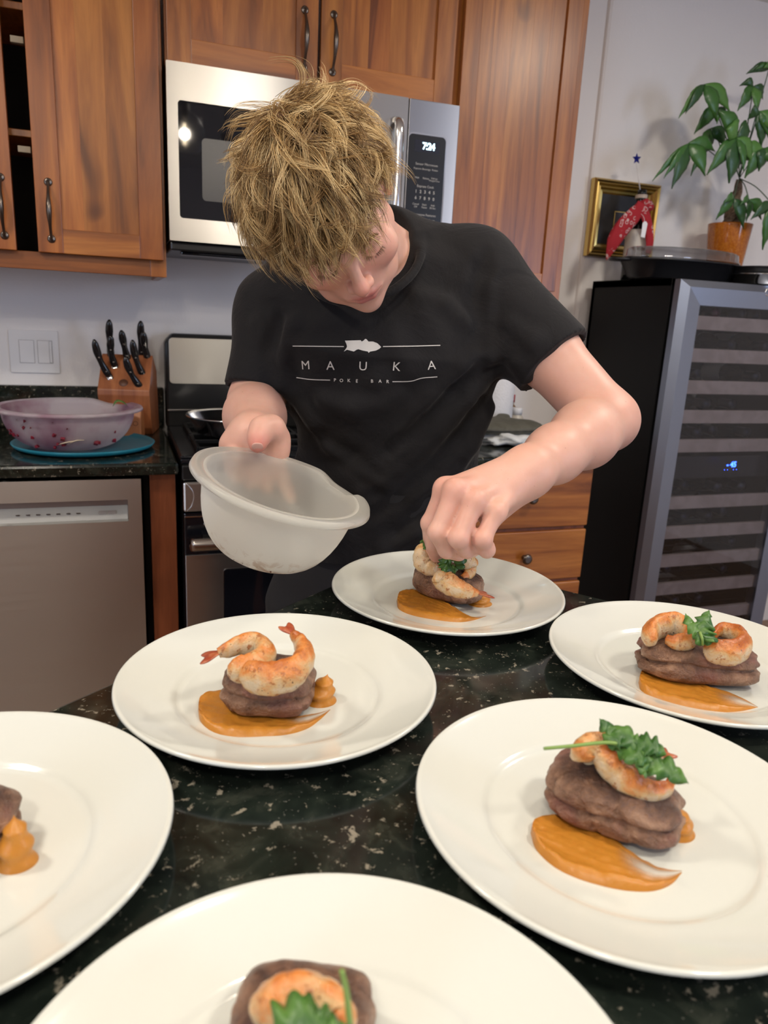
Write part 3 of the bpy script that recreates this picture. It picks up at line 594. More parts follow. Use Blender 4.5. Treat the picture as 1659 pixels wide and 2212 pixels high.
def blob(name, c, r, A=np.eye(3), amp=.1, fr=20., n=(28, 20), seed=0., pw=1.):
    V = []; F = []; A = np.asarray(A, float)
    for i in range(n[1]+1):
        th = math.pi*i/n[1]
        for j in range(n[0]):
            ph = 2*math.pi*j/n[0]; dvec = np.array([math.sin(th)*math.cos(ph), math.sin(th)*math.sin(ph), math.cos(th)])
            if pw != 1.: dvec = dvec/((abs(dvec)**pw).sum()**(1/pw))
            p = dvec*r; k = 1+amp*mnoise.fractal(Vector(p*fr)+Vector((seed, seed*2, seed*3)), 1., 2., 3)
            V.append(np.array(c)+A.T@(p*k))
    for i in range(n[1]):
        for j in range(n[0]): j2 = (j+1) % n[0]; F.append((i*n[0]+j, i*n[0]+j2, (i+1)*n[0]+j2, (i+1)*n[0]+j))
    me = mesh(name, V, np.array(F), True)
    bm = bmesh.new(); bm.from_mesh(me); bmesh.ops.remove_doubles(bm, verts=bm.verts, dist=1e-5); bmesh.ops.recalc_face_normals(bm, faces=bm.faces); bm.to_mesh(me); bm.free(); me.polygons.foreach_set('use_smooth', [True]*len(me.polygons)); return me
put('dish_towel', blob('dish_towel', (q[0]+.0, q[1], .936), (.105, .07, .0205), amp=.35, fr=28, n=(48, 24)), noisy('towel_cloth', (.66, .68, .68), (.74, .76, .77), 30, .9, .5, 400), label='crumpled white dish towel under the oven mitt', cat='towel')
hull = [(-.13, -.035), (-.05, -.055), (.04, -.055), (.10, -.045), (.125, -.015), (.115, .02), (.07, .035), (.045, .048), (.055, .075), (.045, .09), (.02, .088), (-.01, .062), (-.05, .055), (-.13, .05)]
hp = smoothpath([(x, y, 0) for x, y in hull]+[(hull[0][0], hull[0][1], 0)], 80)[:-1]
bm = bmesh.new(); lay = []
for s, z in ((.90, -.011), (.98, -.007), (1., 0), (.98, .007), (.90, .011), (.6, .0145), (.25, .0155)):
    lay.append([bm.verts.new(((p[0]+.02)*s-.02, (p[1])*s, z)) for p in hp])
for a, b_ in zip(lay[:-1], lay[1:]):
    for i in range(len(hp)): bm.faces.new((a[i], a[(i+1) % len(hp)], b_[(i+1) % len(hp)], b_[i]))
bm.faces.new(lay[0][::-1]); bm.faces.new(lay[-1]); me = fin(bm, 'oven_mitt', 0, smooth=True)
q = atZ(1092, 922, .968)
mt = thing('oven_mitt', (q[0], q[1], .961), 'olive grey oven mitt lying flat on the white towel', 'oven mitt')
put('mitt_body', xf(me, Matrix.Rotation(.05, 4, 'Z') @ Matrix.Rotation(.20, 4, 'X') @ Matrix.Translation((0, 0, .012))), noisy('olive_silicone', (.085, .080, .060), (.105, .10, .078), 40, .75, .3, 500), mt, loc=(0, 0, 0))
st_ = [((p[0]+.02)*1.0-.02, p[1], 0) for p in hp]+[((hp[0][0]+.02)-.02, hp[0][1], 0)]
put('stitched_edge', xf(tube('stitched_edge', st_, np.array([.0035 if i % 2 else .0022 for i in range(len(st_))]), 6, cap=False), Matrix.Rotation(.05, 4, 'Z') @ Matrix.Rotation(.20, 4, 'X') @ Matrix.Translation((0, 0, .012))), plain('dark_thread', (.03, .03, .025), .8), mt, loc=(0, 0, 0))
# ------------------------------------------------------------------ wine cooler
fx0, fx1, fyb, fyf, fz1 = 1.635, 2.24, 2.395, 1.92, 1.445
wc = thing('wine_cooler', (1.94, 2.15, 0), 'tall black wine cooler with steel-framed glass door on the right', 'wine cooler')
put('cabinet_shell', joinme('cabinet_shell', [boxme('s', fx0, fx0+.025, 1.975, fyb, .02, fz1, .002), boxme('s', fx1-.025, fx1, 1.975, fyb, .02, fz1, .002), boxme('s', fx0, fx1, 1.975, fyb, fz1-.025, fz1, .002), boxme('s', fx0, fx1, 1.975, fyb, .02, .08, .002), boxme('s', fx0, fx1, fyb-.02, fyb, .02, fz1, .002)]), M['blackmt'], wc)
box('feet', fx0+.02, fx1-.02, 2.0, 2.35, 0, .02, M['blackpl'], wc)
# mitred frame
bm = bmesh.new(); w1, w2 = .022, .052; o_ = [(fx0+.004, .10), (fx1-.004, .10), (fx1-.004, fz1-.004), (fx0+.004, fz1-.004)]
def ring(ins, y): return [bm.verts.new((x+(ins if x < 1.9 else -ins), y, z+(ins if z < .7 else -ins))) for x, z in o_]
rs = [ring(0, 1.965), ring(0, fyf+.02), ring(w1, fyf), ring(w1+w2, fyf+.006), ring(w1+w2, 1.965)]
for a, b_ in zip(rs, rs[1:]+rs[:1]):
    for i in range(4): bm.faces.new((a[i], a[(i+1) % 4], b_[(i+1) % 4], b_[i]))
dr = put('door', fin(bm, 'door'), M['fsteel'], wc)
box('gasket', fx0+.012, fx1-.012, 1.966, 1.974, .105, fz1-.012, M['blackmt'], dr, 0).hide_render = False
bpy.data.objects.remove(bpy.data.objects['gasket'])
bm = bmesh.new(); 
def ring2(ins, y): return [bm.verts.new((x+(ins if x < 1.9 else -ins), y, z+(ins if z < .7 else -ins))) for x, z in o_]
rs = [ring2(.006, 1.9655), ring2(.006, 1.9745), ring2(.05, 1.9745), ring2(.05, 1.9655)]
for a, b_ in zip(rs, rs[1:]+rs[:1]):
    for i in range(4): bm.faces.new((a[i], a[(i+1) % 4], b_[(i+1) % 4], b_[i]))
put('gasket', fin(bm, 'gasket'), M['blackmt'], dr)
M['tint'] = thin_glass('tinted_glass', (.80, .82, .88), .01, .05)
box('glass_pane', fx0+.060, fx1-.060, fyf+.010, fyf+.0125, .16, fz1-.060, M['tint'], dr, 0)
put('logo_letter', xf(lathe('logo_letter', [(.0085, 0), (.0125, 0), (.0125, .003), (.0085, .003), (.0085, 0)], 32), Matrix.Translation((atY(1660, 631, 1.92)[0], fyf+.0035, atY(1658, 631, 1.92)[2])) @ Matrix.Rotation(math.pi/2, 4, 'X')), M['chrome'], dr)
shw = noisy('beech_shelf', (.34, .25, .19), (.42, .32, .25), 20, .6); SH = []
for i, py in enumerate((700, 770, 838, 901, 963)): SH.append(atY(1560, py, 1.945)[2])
for i, py in enumerate((1083, 1145, 1204, 1262, 1322)): SH.append(atY(1560, py, 1.945)[2])
SH += [SH[-1]-.105, SH[-1]-.21]
for i, z in enumerate(SH):
    s = put('shelf', boxme('shelf', fx0+.045, fx1-.045, 1.945, 1.963, z-.0215, z+.0215, .002), shw, wc)
    for k in range(6): y_ = 1.99+.06*k; box('shelf_wire', fx0+.03, fx1-.03, y_, y_+.004, z-.006, z-.002, M['blackmt'], s, 0)
dz = atY(1580, 1007, 1.95)[2]
box('control_bar', fx0+.03, fx1-.03, 1.975, 2.38, dz-.045, dz+.032, plain('bar_black', (.004, .004, .006), .2), wc, .002)
m_, nt, b = newmat('blue_led'); setp(b, Base_Color=(0, 0, 0), Emission_Color=(.03, .10, 1.), Emission_Strength=14.)
wall_text('- 45', atY(1580, 1007, 1.973)[0], 1.9735, dz, .026, m_, wc, bold=.0008)
for k in (-2, -1, 1, 2): put('indicator', xf(lathe('indicator', [(0, 0), (.0012, 0), (0, .0008)], 8), Matrix.Translation((atY(1580, 1007, 1.973)[0]+.013*k, 1.9745, dz-.018)) @ Matrix.Rotation(math.pi/2, 4, 'X')), m_, wc)
wb = plain('dark_bottle_glass', (.006, .008, .006), .06); foil = [plain('foil_dark', (.03, .03, .04), .3, .6), plain('foil_wine', (.12, .01, .02), .3, .6), plain('paper_lab', (.45, .42, .35), .6)]
bprof = [(0, 0), (.034, 0), (.037, .004), (.037, .18), (.030, .205), (.0155, .225), (.014, .285), (.0155, .287), (.0155, .298), (0, .298)]
bme = lathe('bottle_body', [(r_, z_) for r_, z_ in bprof], 24); cme = lathe('foil', [(.0150, .245), (.0162, .287), (.0166, .299), (0, .300)], 20); lme = lathe('bottle_label', [(.0374, .16), (.0374, .07)], 24, smooth=True)
bme.materials.append(wb); lme.materials.append(foil[2]); R90 = Matrix.Rotation(math.pi/2, 4, 'X')
for m in (bme, cme, lme): m.transform(Matrix.Translation((0, .31, 0)) @ R90)
rown = ['top', 'second', 'third', 'fourth', 'fifth', 'sixth', 'seventh', 'eighth', 'ninth', 'tenth']; coln = ['first', 'second', 'third', 'fourth']
for i, z in enumerate(SH[:10]):
    for k in range(4):
        x = fx0+.105+k*.108+(.02 if i % 2 else 0)
        if (i*7+k*5) % 6 == 0 or x > fx1-.08: continue
        t = thing('wine_bottle', (x, 1.985 if (i+k) % 3 else 2.03, z+.036), f'dark wine bottle on the {rown[i]} cooler shelf, {coln[k]} place from the left', 'bottle', 'bottles lying in the wine cooler')
        put('bottle_body', bme, None, t, loc=(0, 0, 0)); 
        f_ = put('foil', cme.copy() if (i+k) % 2 else cme, foil[(i+k) % 2], t, loc=(0, 0, 0)); put('bottle_label', lme, None, t, loc=(0, 0, 0))
# roasting pan with clear lid, tins
FZ = fz1+.0008
q = atZ(1460, 597, 1.445)
def oval_pan(name, a, b_, H, sp, th=.004):
    pr = [(0, 0), (.86-sp, 0), (.90-sp, .006), (.985-sp*.2, H-.006), (1.02, H-.004), (1.02, H), (.975-sp*.2, H), (.885-sp, .008), (0, .008)]
    V = []; n = 64
    for r_, z_ in pr:
        for k in range(n): t = 2*math.pi*k/n; V.append((a*max(r_, 1e-4)*math.cos(t), b_*max(r_, 1e-4)*math.sin(t), z_))
    F = [(i*n+k, i*n+(k+1) % n, (i+1)*n+(k+1) % n, (i+1)*n+k) for i in range(len(pr)-1) for k in range(n)]; return mesh(name, V, np.array(F), True)
L_ = atY(1338, 590, 2.14)[0]; R_ = atY(1590, 590, 2.14)[0]
rp = thing('roasting_pan', ((L_+R_)/2, 2.14, FZ), 'black oval roasting pan with a clear plastic lid, on the wine cooler', 'pan')
ra = (R_-L_)/2-.004
put('pan_body', oval_pan('pan_body', ra, .118, .062, .06), plain('black_nonstick', (.010, .010, .012), .33), rp, loc=(0, 0, 0))
put('pan_handle', joinme('h', [xf(lathe('h', [(0, 0), (.035, 0), (.037, .004), (.035, .008), (0, .008)], 24), Matrix.Translation((s*(ra+.008), 0, .052))) for s in (-1, 1)]), plain('black_nonstick_grip', (.010, .010, .012), .4), rp, loc=(0, 0, 0))
M['clear'] = thin_glass('clear_plastic', (.93, .94, .96), .06, .20)
V = []; n = 120; pr = [(.96, 0), (1.0, .003), (1.0, .007), (.965, .009), (.95, .030), (.90, .036), (.0001, .038)]
for i, (r_, z_) in enumerate(pr):
    for k in range(n): t = 2*math.pi*k/n; s = 1+(.012*(1 if k % 4 < 2 else -1) if i in (3, 4) else 0); V.append(((ra-.014)*r_*s*math.cos(t), .108*r_*s*math.sin(t), z_))
ldm = mesh('clear_lid', V, np.array([(i*n+k, i*n+(k+1) % n, (i+1)*n+(k+1) % n, (i+1)*n+k) for i in range(len(pr)-1) for k in range(n)]), True)
ld = put('clear_lid', ldm, M['clear'], None, loc=((L_+R_)/2+.004, 2.137, FZ+.0635), label='clear ribbed plastic lid resting on the black roasting pan', cat='lid'); so = ld.modifiers.new('thick', 'SOLIDIFY'); so.thickness = .0006
L2 = atY(1590, 590, 2.035)[0]
for k, (mat, z0, H, lab) in enumerate(((M['chrome'], 0, .034, 'silver round cake tin on the wine cooler beside the roasting pan'), (plain('dark_tin', (.02, .02, .022), .25, .4), .0347, .022, 'dark round tin stacked on top of the silver cake tin'))):
    t = put('cake_tin', lathe('cake_tin', [(0, 0), (.099, 0), (.102, .003), (.105, H-.004), (.110, H-.003), (.110, H), (.102, H), (.099, .004), (0, .003)], 56), mat, None, loc=(L2+.112, 2.035, FZ+z0), label=lab, cat='tin')
# ------------------------------------------------------------------ wine bottle with bandana
q = atY(1375, 545, 2.31); bx = q[0]-.002
wbt = thing('wine_bottle', (bx, 2.32, FZ), 'dark wine bottle wearing a red bandana, in front of the gold frame', 'bottle')
put('bottle_body', lathe('bottle_body', [(0, 0), (.034, 0), (.0365, .004), (.0365, .185), (.030, .210), (.016, .235), (.0140, .290), (.0155, .292), (.0155, .305), (0, .305)], 36), wb, wbt, loc=(0, 0, 0))
put('paper_label', lathe('paper_label', [(.0370, .085), (.0370, .175)], 36), noisy('cream_label', (.62, .57, .50), (.66, .61, .54), 30, .6), wbt, loc=(0, 0, 0))
bandm, nt, b = newmat('bandana_print'); v = coords(nt, (1, 1, 1)); vo = nd(nt, 'ShaderNodeTexVoronoi'); vo.inputs['Scale'].default_value = 75; lk(nt, v, vo.inputs['Vector']); n = noise_t(nt, v, 22, 2)
msk = nd(nt, 'ShaderNodeMath', operation='MULTIPLY'); lk(nt, ramp(nt, vo.outputs['Distance'], [(.28, (0, 0, 0)), (.34, (1, 1, 1)), (.43, (1, 1, 1)), (.50, (0, 0, 0))]), msk.inputs[0]); lk(nt, ramp(nt, n, [(.52, (0, 0, 0)), (.56, (.8, .8, .8))]), msk.inputs[1])
lk(nt, mixc(nt, msk.outputs[0], (.34, .010, .018), (.62, .50, .48)), b.inputs['Base Color']); setp(b, Roughness=.85)
bd = thing('bandana', (bx, 2.28, FZ+.2), 'red patterned bandana tied around the neck of the wine bottle', 'bandana')
def strip(name, P, W_, thick=.005, mat=None, parent=None, wob=.004):
    P = smoothpath(P, 34); W_ = np.interp(np.linspace(0, 1, 34), np.linspace(0, 1, len(W_)), W_)
    return put(name, tube(name, P, W_, 20, flat=.28, up=(0, 1, 0), fn=lambda s, a: 1+.10*math.sin(a*5+s*9)), mat, parent)
Wp = lambda px, py, y=2.262: atY(px, py, y)
strip('left_tail', [Wp(1385, 440), Wp(1372, 462), Wp(1345, 490), Wp(1325, 525), Wp(1310, 562)], [.012, .026, .030, .026, .003], mat=bandm, parent=bd)
strip('right_tail', [Wp(1375, 440), Wp(1390, 455), Wp(1400, 490), Wp(1404, 520), Wp(1400, 548)], [.012, .018, .018, .016, .010], mat=bandm, parent=bd)
c_ = Wp(1380, 436, 2.312); c_[0] = bx
put('knot', blob('knot', (c_[0]+.003, 2.290, c_[2]-.012), (.030, .020, .020), amp=.25, fr=50), bandm, bd)
tw = [(bx+.0185*math.cos(a), 2.32+.0185*math.sin(a), c_[2]+.012+.0028*a/6.28) for a in np.linspace(0, 6.28*4, 90)]
put('twine', tube('twine', tw, .0022, 6), plain('twine', (.62, .52, .42), .9), None, label='cream twine wound round the bottle neck above the bandana', cat='twine')
q = Wp(1388, 490, 2.25)
tg = put('price_tag', prism('price_tag', [(q[0]-.009, q[2]-.033), (q[0]+.007, q[2]-.036), (q[0]+.011, q[2]+.010), (q[0]+.004, q[2]+.017), (q[0]-.004, q[2]+.016), (q[0]-.009, q[2]+.010)], 'y', 2.240, 2.2408, 0), M['white'], None, label='small white hang tag on the bandana bottle', cat='tag')
put('tag_string', tube('tag_string', smoothpath([(q[0], 2.2405, q[2]+.012), (q[0]-.004, 2.245, q[2]+.03), (q[0]-.008, 2.262, q[2]+.045)], 8), .0006, 5), M['white'], tg)
sp_ = thing('star_pick', (bx, 2.32, FZ+.305), 'shiny blue star on a white stick rising from the wine bottle', 'decoration')
S0 = atY(1375, 343, 2.32); 
put('stick', tube('stick', [(bx, 2.32, FZ+.28), (S0[0], 2.32, S0[2]-.008)], .0017, 8), M['white'], sp_)
pts = []
for k in range(10): r_ = .019 if k % 2 == 0 else .0088; a = math.pi/2+k*math.pi/5+.1; pts.append((S0[0]+r_*math.cos(a), S0[2]+r_*math.sin(a)))
bm = bmesh.new(); cf = bm.verts.new((S0[0], 2.312, S0[2])); cb = bm.verts.new((S0[0], 2.326, S0[2])); pv = [bm.verts.new((x, 2.319, z)) for x, z in pts]
for k in range(10): bm.faces.new((cf, pv[k], pv[(k+1) % 10])); bm.faces.new((cb, pv[(k+1) % 10], pv[k]))
put('star', fin(bm, 'star'), plain('blue_foil', (.01, .02, .30), .2, .5), sp_)
# ------------------------------------------------------------------ gold picture frame
FY = WY-.015
c4 = [atY(*p, FY-.03) for p in ((1272, 553), (1400, 566), (1432, 400), (1290, 382))]
fxa, fxb, fza, fzb = c4[3][0]-.002, c4[2][0], c4[0][2]+.002, c4[3][2]
pf = thing('picture_frame', ((fxa+fxb)/2, FY, (fza+fzb)/2), 'gold picture frame with a black mat on the wall behind the wine bottle', 'picture frame')
prof = [(0, 0), (0, -.022), (.006, -.028), (.012, -.024), (.016, -.026), (.022, -.018), (.028, -.020), (.034, -.012), (.042, -.013), (.048, -.006), (.048, 0)]
o4 = [(fxa, fza), (fxb, fza), (fxb, fzb), (fxa, fzb)]; cx_, cz_ = (fxa+fxb)/2, (fza+fzb)/2
gold = plain('gold_leaf', (.60, .42, .14), .25, 1.)
for sidx in range(4):
    bm = bmesh.new(); a, b_ = o4[sidx], o4[(sidx+1) % 4]; ra_ = []; rb_ = []
    for ins, dy in prof:
        f = lambda p: bm.verts.new((p[0]+(ins if p[0] < cx_ else -ins), FY+dy-.0005, p[1]+(ins if p[1] < cz_ else -ins)))
        ra_.append(f(a)); rb_.append(f(b_))
    for i in range(len(prof)-1): bm.faces.new((ra_[i], rb_[i], rb_[i+1], ra_[i+1]))
    bm.faces.new(ra_); bm.faces.new(rb_[::-1]); put('frame_rail', fin(bm, 'frame_rail'), gold, pf)
box('mat_board', fxa+.04, fxb-.04, FY-.008, FY-.004, fza+.04, fzb-.04, plain('black_mat', (.012, .010, .010), .5), pf, 0)
box('inner_fillet', cx_-.035, cx_+.045, FY-.010, FY-.008, cz_-.06, cz_+.030, gold, pf, 0)
box('artwork', cx_-.032, cx_+.042, FY-.0105, FY-.0098, cz_-.057, cz_+.027, plain('dark_artwork', (.03, .025, .03), .4), pf, 0)
# ------------------------------------------------------------------ plant
q = atY(1582, 482, 2.30); r1 = (atY(1627, 485, 2.30)[0]-atY(1537, 482, 2.30)[0])/2*.80
pt_ = (q[0]+.002, 2.31, FZ); PH = q[2]-FZ-.004
pg = thing('potted_plant', pt_, 'money tree with braided trunk in a glossy orange pot on the wine cooler', 'plant')
put('pot', lathe('pot', [(0, 0), (r1*.66, 0), (r1*.70, .004), (r1, PH-.006), (r1+.001, PH), (r1-.004, PH+.001), (r1-.008, PH-.008), (r1*.68, .01), (0, .01)], 48), noisy('orange_glaze', (.40, .105, .012), (.52, .17, .02), 160, .12), pg, loc=(0, 0, 0))
put('soil', lathe('soil', [(0, PH-.014), (r1-.006, PH-.016)], 32), noisy('soil', (.02, .012, .008), (.05, .03, .02), 200, .95, .8), pg, loc=(0, 0, 0))
bark = noisy('bark', (.10, .065, .040), (.22, .15, .10), 120, .9, .8, 300)
T1 = atY(1598, 388, 2.31)-np.array(pt_); 
tt = np.linspace(0, 1, 40)
for k in range(3):
    P = [np.array([0, 0, PH-.02])*(1-s)+T1*s+(.017*(1-s)**1.2+.005)*np.array([math.cos(s*7+k*2.09), math.sin(s*7+k*2.09), 0]) for s in tt]
    put('trunk_strand', tube('trunk_strand', P, .017-.010*tt, 10), bark, pg, loc=(0, 0, 0))
leafm = []
for nm, c1, c2 in (('leaf_mid', (.030, .105, .020), (.055, .16, .030)), ('leaf_light', (.07, .19, .035), (.10, .24, .05)), ('leaf_deep', (.018, .065, .018), (.03, .09, .022))):
    m_, nt, b = newmat(nm); v = coords(nt, (1, 1, 1), rnd=3.); wv = nd(nt, 'ShaderNodeTexWave'); wv.inputs['Scale'].default_value = 90; wv.inputs['Distortion'].default_value = 3; lk(nt, v, wv.inputs['Vector'])
    lk(nt, mixc(nt, noise_t(nt, v, 30, 2), c1, c2), b.inputs['Base Color']); setp(b, Roughness=.32); bump(nt, b, wv.outputs['Fac'], .08, .001); leafm.append(m_)
def leaf(parent, p0, p1, wd, sag, mat, name='leaf', off=np.zeros(3)):
    p0, p1 = np.array(p0, float)-off, np.array(p1, float)-off; ax = p1-p0; n = 14; wd = wd*1.25; side = nrm(np.cross(ax, [0, 1, .15])); up = np.cross(side, nrm(ax)); V = []
    for i in range(n+1):
        s = i/n; wv = wd*(math.sin(math.pi*s**.85)**1.2)*(1 if s < .98 else .2)+.0004; c = p0+ax*s+np.array([0, 0, 1])*sag*math.sin(math.pi*s)-np.array([0, 1, 0])*.01*math.sin(math.pi*s)
        for j, u in enumerate((-1, -.5, 0, .5, 1)): V.append(c+side*wv*u+up*(abs(u)*.18*wd+.0015*math.sin(s*30)*abs(u)))
    F = [(i*5+j, i*5+j+1, (i+1)*5+j+1, (i+1)*5+j) for i in range(n) for j in range(4)]
    o = put(name, mesh(name, V, np.array(F), True), mat, parent, loc=(0, 0, 0)); md = o.modifiers.new('t', 'SOLIDIFY'); md.thickness = .0005; return o
PW = lambda px, py, y: atY(px, py, y)-np.array(pt_)
def fan(hub, tips, y, start=None, yo=0.):
    H = PW(hub[0], hub[1], y); st0 = PW(*(start or (1597, 385)), 2.31)
    put('leaf_stem', tube('leaf_stem', smoothpath([st0, (st0+H)/2+np.array([0, 0, .012]), H], 12), .0018, 6), leafm[2], pg, loc=(0, 0, 0))
    for i, (tx, ty, wd) in enumerate(tips):
        T = PW(tx, ty, y-.015*((i % 3)-1)); leaf(pg, H, T, wd, .012, leafm[(i+int(hub[0])) % 3 if ty < 330 else (i+1) % 3 if i % 2 else 0])
fan((1522, 182), [(1466, 256, .014), (1481, 246, .013), (1548, 262, .021), (1578, 242, .019)], 2.21)
fan((1548, 232), [(1500, 290, .019), (1549, 268, .012), (1562, 262, .011)], 2.25)
fan((1488, 310), [(1409, 392, .010), (1452, 408, .022), (1524, 380, .022), (1545, 327, .016), (1434, 386, .012)], 2.18, (1560, 350))
fan((1534, 278), [(1516, 345, .022), (1567, 318, .018), (1493, 380, .018)], 2.24, (1560, 330))
fan((1592, 298), [(1528, 378, .022), (1576, 396, .030), (1607, 372, .012), (1625, 352, .018), (1552, 240, .022), (1570, 280, .026), (1622, 285, .026)], 2.16)
fan((1628, 187), [(1597, 186, .010), (1594, 240, .018), (1633, 242, .017), (1648, 215, .010)], 2.22)
fan((1661, 150), [(1612, 160, .012), (1630, 152, .008), (1650, 148, .010), (1690, 170, .014)], 2.22)
fan((1640, 240), [(1645, 322, .022), (1662, 300, .018), (1690, 300, .022), (1615, 260, .016)], 2.18)
fan((1650, 320), [(1610, 385, .026), (1640, 370, .024), (1675, 360, .024), (1590, 350, .024)], 2.17)
fan((1585, 428), [(1547, 475, .016), (1607, 495, .018), (1563, 440, .012)], 2.22)
fan((1618, 432), [(1645, 475, .018), (1612, 480, .012), (1598, 444, .010)], 2.22)
fan((1668, 440), [(1648, 540, .024), (1622, 475, .016), (1690, 520, .024)], 2.17)

# ------------------------------------------------------------------ island
K = np.array([.442, 1.08]); a_ = np.array([-.7955, -.6055]); b_ = np.array([.6055, -.7959])
def isl(p, q): return tuple(K+a_*p+b_*q)
iz = .914
put('island_worktop', prism('island_worktop', [isl(.03, 0), isl(1.7, 0), isl(1.7, 1.15), isl(0, 1.15), isl(0, .03), isl(.009, .009)], 'z', iz-.030, iz, .006), M['granite'], label='black granite island worktop under all the dinner plates', cat='worktop')
ib = thing('island_cabinet', (*isl(.8, .6), 0), 'wooden island base carrying the granite worktop', 'cabinet')
put('carcass', prism('carcass', [isl(.06, .06), isl(1.6, .06), isl(1.6, 1.05), isl(.06, 1.05)], 'z', .09, iz-.0305, .003), M['wood'], ib)
put('toe_kick', prism('toe_kick', [isl(.12, .12), isl(1.55, .12), isl(1.55, 1.0), isl(.12, 1.0)], 'z', 0, .09, 0), M['blackmt'], ib)
# ------------------------------------------------------------------ plates
PR = .1552
pp = [(0, .0035), (.085, .0035), (.088, 0.0), (.094, 0), (.097, .0035), (.120, .010), (.145, .019), (.1535, .0225), (PR, .0243), (PR-.0008, .0262), (.153, .0268), (.1505, .0255), (.144, .0225), (.122, .0155), (.109, .0120), (.1045, .0113), (.1015, .0103), (.099, .0086), (.0965, .0073), (.092, .0068), (0, .0068)]
pme = lathe('dinner_plate', pp, 128); pme.materials.append(M['china']); PZ = iz+.0072
PL = {'back': (.407, .849), 'mid': (.139, .655), 'right': (.591, .597), 'front': (.347, .395), 'left': (-.128, .492), 'near': (.073, .234)}
plab = {'back': 'white dinner plate under the reaching hand, farthest from the camera', 'mid': 'white dinner plate left of centre, steak with two shrimp and no greens', 'right': 'white dinner plate cut by the right edge, with small upright leaf garnish',
        'front': 'large white dinner plate at front right with long-stemmed arugula on the steak', 'left': 'white dinner plate cut by the left picture edge', 'near': 'white dinner plate cut by the bottom picture edge'}
for k, (x, y) in PL.items():
    o = bpy.data.objects.new('dinner_plate', pme); COL.objects.link(o); o.location = (x, y, iz+.0003); o.rotation_euler.z = random.random()*6; tag(o, plab[k], 'plate', 'white dinner plates')
PD = {'back': 'farthest plate', 'mid': 'centre-left plate', 'right': 'right-edge plate', 'front': 'front-right plate', 'left': 'left-edge plate', 'near': 'bottom-edge plate'}
# puree
m_, nt, b = newmat('squash_puree'); v = coords(nt, (1, 1, 1)); n = noise_t(nt, v, 160, 4, .6); n2 = noise_t(nt, v, 500, 2)
lk(nt, mixc(nt, n, (.48, .180, .016), (.56, .235, .030)), b.inputs['Base Color']); setp(b, Roughness=.38, Subsurface_Weight=.15, Subsurface_Scale=.004)
at_ = nd(nt, 'ShaderNodeAttribute', attribute_name='thin'); tb = nd(nt, 'ShaderNodeBsdfTransparent'); mx = nd(nt, 'ShaderNodeMixShader'); lk(nt, at_.outputs['Fac'], mx.inputs[0]); lk(nt, b.outputs[0], mx.inputs[1]); lk(nt, tb.outputs[0], mx.inputs[2]); lk(nt, mx.outputs[0], nt.nodes['Material Output'].inputs['Surface'])
bump(nt, b, n, .5, .0012); M['puree'] = m_
def vcol(me, name, vals):
    a = me.attributes.new(name, 'FLOAT', 'POINT'); a.data.foreach_set('value', np.asarray(vals, np.float32))
def smear(plate, outer, inner, ht, thin0=.72):
    O = smoothpath([atZ(x, y, PZ) for x, y in outer], 70); I = smoothpath([atZ(x, y, PZ) for x, y in inner], 70); nv = 22; V = []; TH = []
    for i in range(70):
        s = i/69; L = np.linalg.norm(O[i]-I[i]); lim = min(1, L/.012)
        body = min(1, (1-s)/.30) if s > .7 else 1; head = math.exp(-((s-.08)/.16)**2)
        for j in range(nv):
            t = j/(nv-1); e = min(1, t/.06, (1-t)/.06); e = math.sqrt(max(0, 1-(1-e)**2))
            ridge = math.exp(-((t-.11)/.075)**2); h = ht*(.42+.30*head+.42*ridge*(.4+.6*body)+.16*math.exp(-((t-.93)/.07)**2))
            p = O[i]*(1-t)+I[i]*t; h *= (.12+.88*body)*lim*(1+.30*mnoise.noise(Vector(p*170))+.12*math.sin(t*46+s*8)*(1-ridge))
            V.append((p[0], p[1], PZ-.0004+e*max(h, .0003)+.0001))
            TH.append(max(0, min(.93, (s-thin0)/.18))*math.exp(-((t-.62)/.30)**2) if s > thin0 else 0)
    F = [(i*nv+j, i*nv+j+1, (i+1)*nv+j+1, (i+1)*nv+j) for i in range(69) for j in range(nv-1)]
    me = mesh('puree_smear', V, np.array(F), True); vcol(me, 'thin', TH)
    bm = bmesh.new(); bm.from_mesh(me); bmesh.ops.remove_doubles(bm, verts=bm.verts, dist=5e-5); bmesh.ops.recalc_face_normals(bm, faces=bm.faces)
    if sum(f.normal.z for f in bm.faces) < 0: bmesh.ops.reverse_faces(bm, faces=bm.faces)
    bm.to_mesh(me); bm.free()
    put('puree_smear', me, M['puree'], label=f'swoosh of orange squash puree in front of the steak on the {PD[plate]}', cat='sauce', group='orange puree swooshes')
smear('mid', [(428, 1535), (434, 1560), (462, 1582), (510, 1592), (570, 1591), (620, 1587), (662, 1575), (690, 1556), (714, 1533)], [(428, 1534), (434, 1512), (458, 1498), (492, 1494), (525, 1505), (570, 1530), (620, 1550), (670, 1545), (713, 1532)], .0065, .66)
smear('back', [(857, 1300), (862, 1316), (890, 1329), (940, 1339), (988, 1344), (1022, 1340), (1050, 1331)], [(857, 1299), (866, 1284), (890, 1277), (918, 1279), (945, 1292), (985, 1318), (1015, 1333), (1050, 1330)], .0070, .8)
smear('front', [(1146, 1800), (1158, 1835), (1193, 1870), (1240, 1895), (1300, 1914), (1360, 1925), (1412, 1925), (1450, 1911), (1473, 1886)], [(1146, 1799), (1156, 1779), (1185, 1767), (1225, 1770), (1275, 1795), (1320, 1812), (1370, 1850), (1420, 1876), (1473, 1880)], .0075, .60)
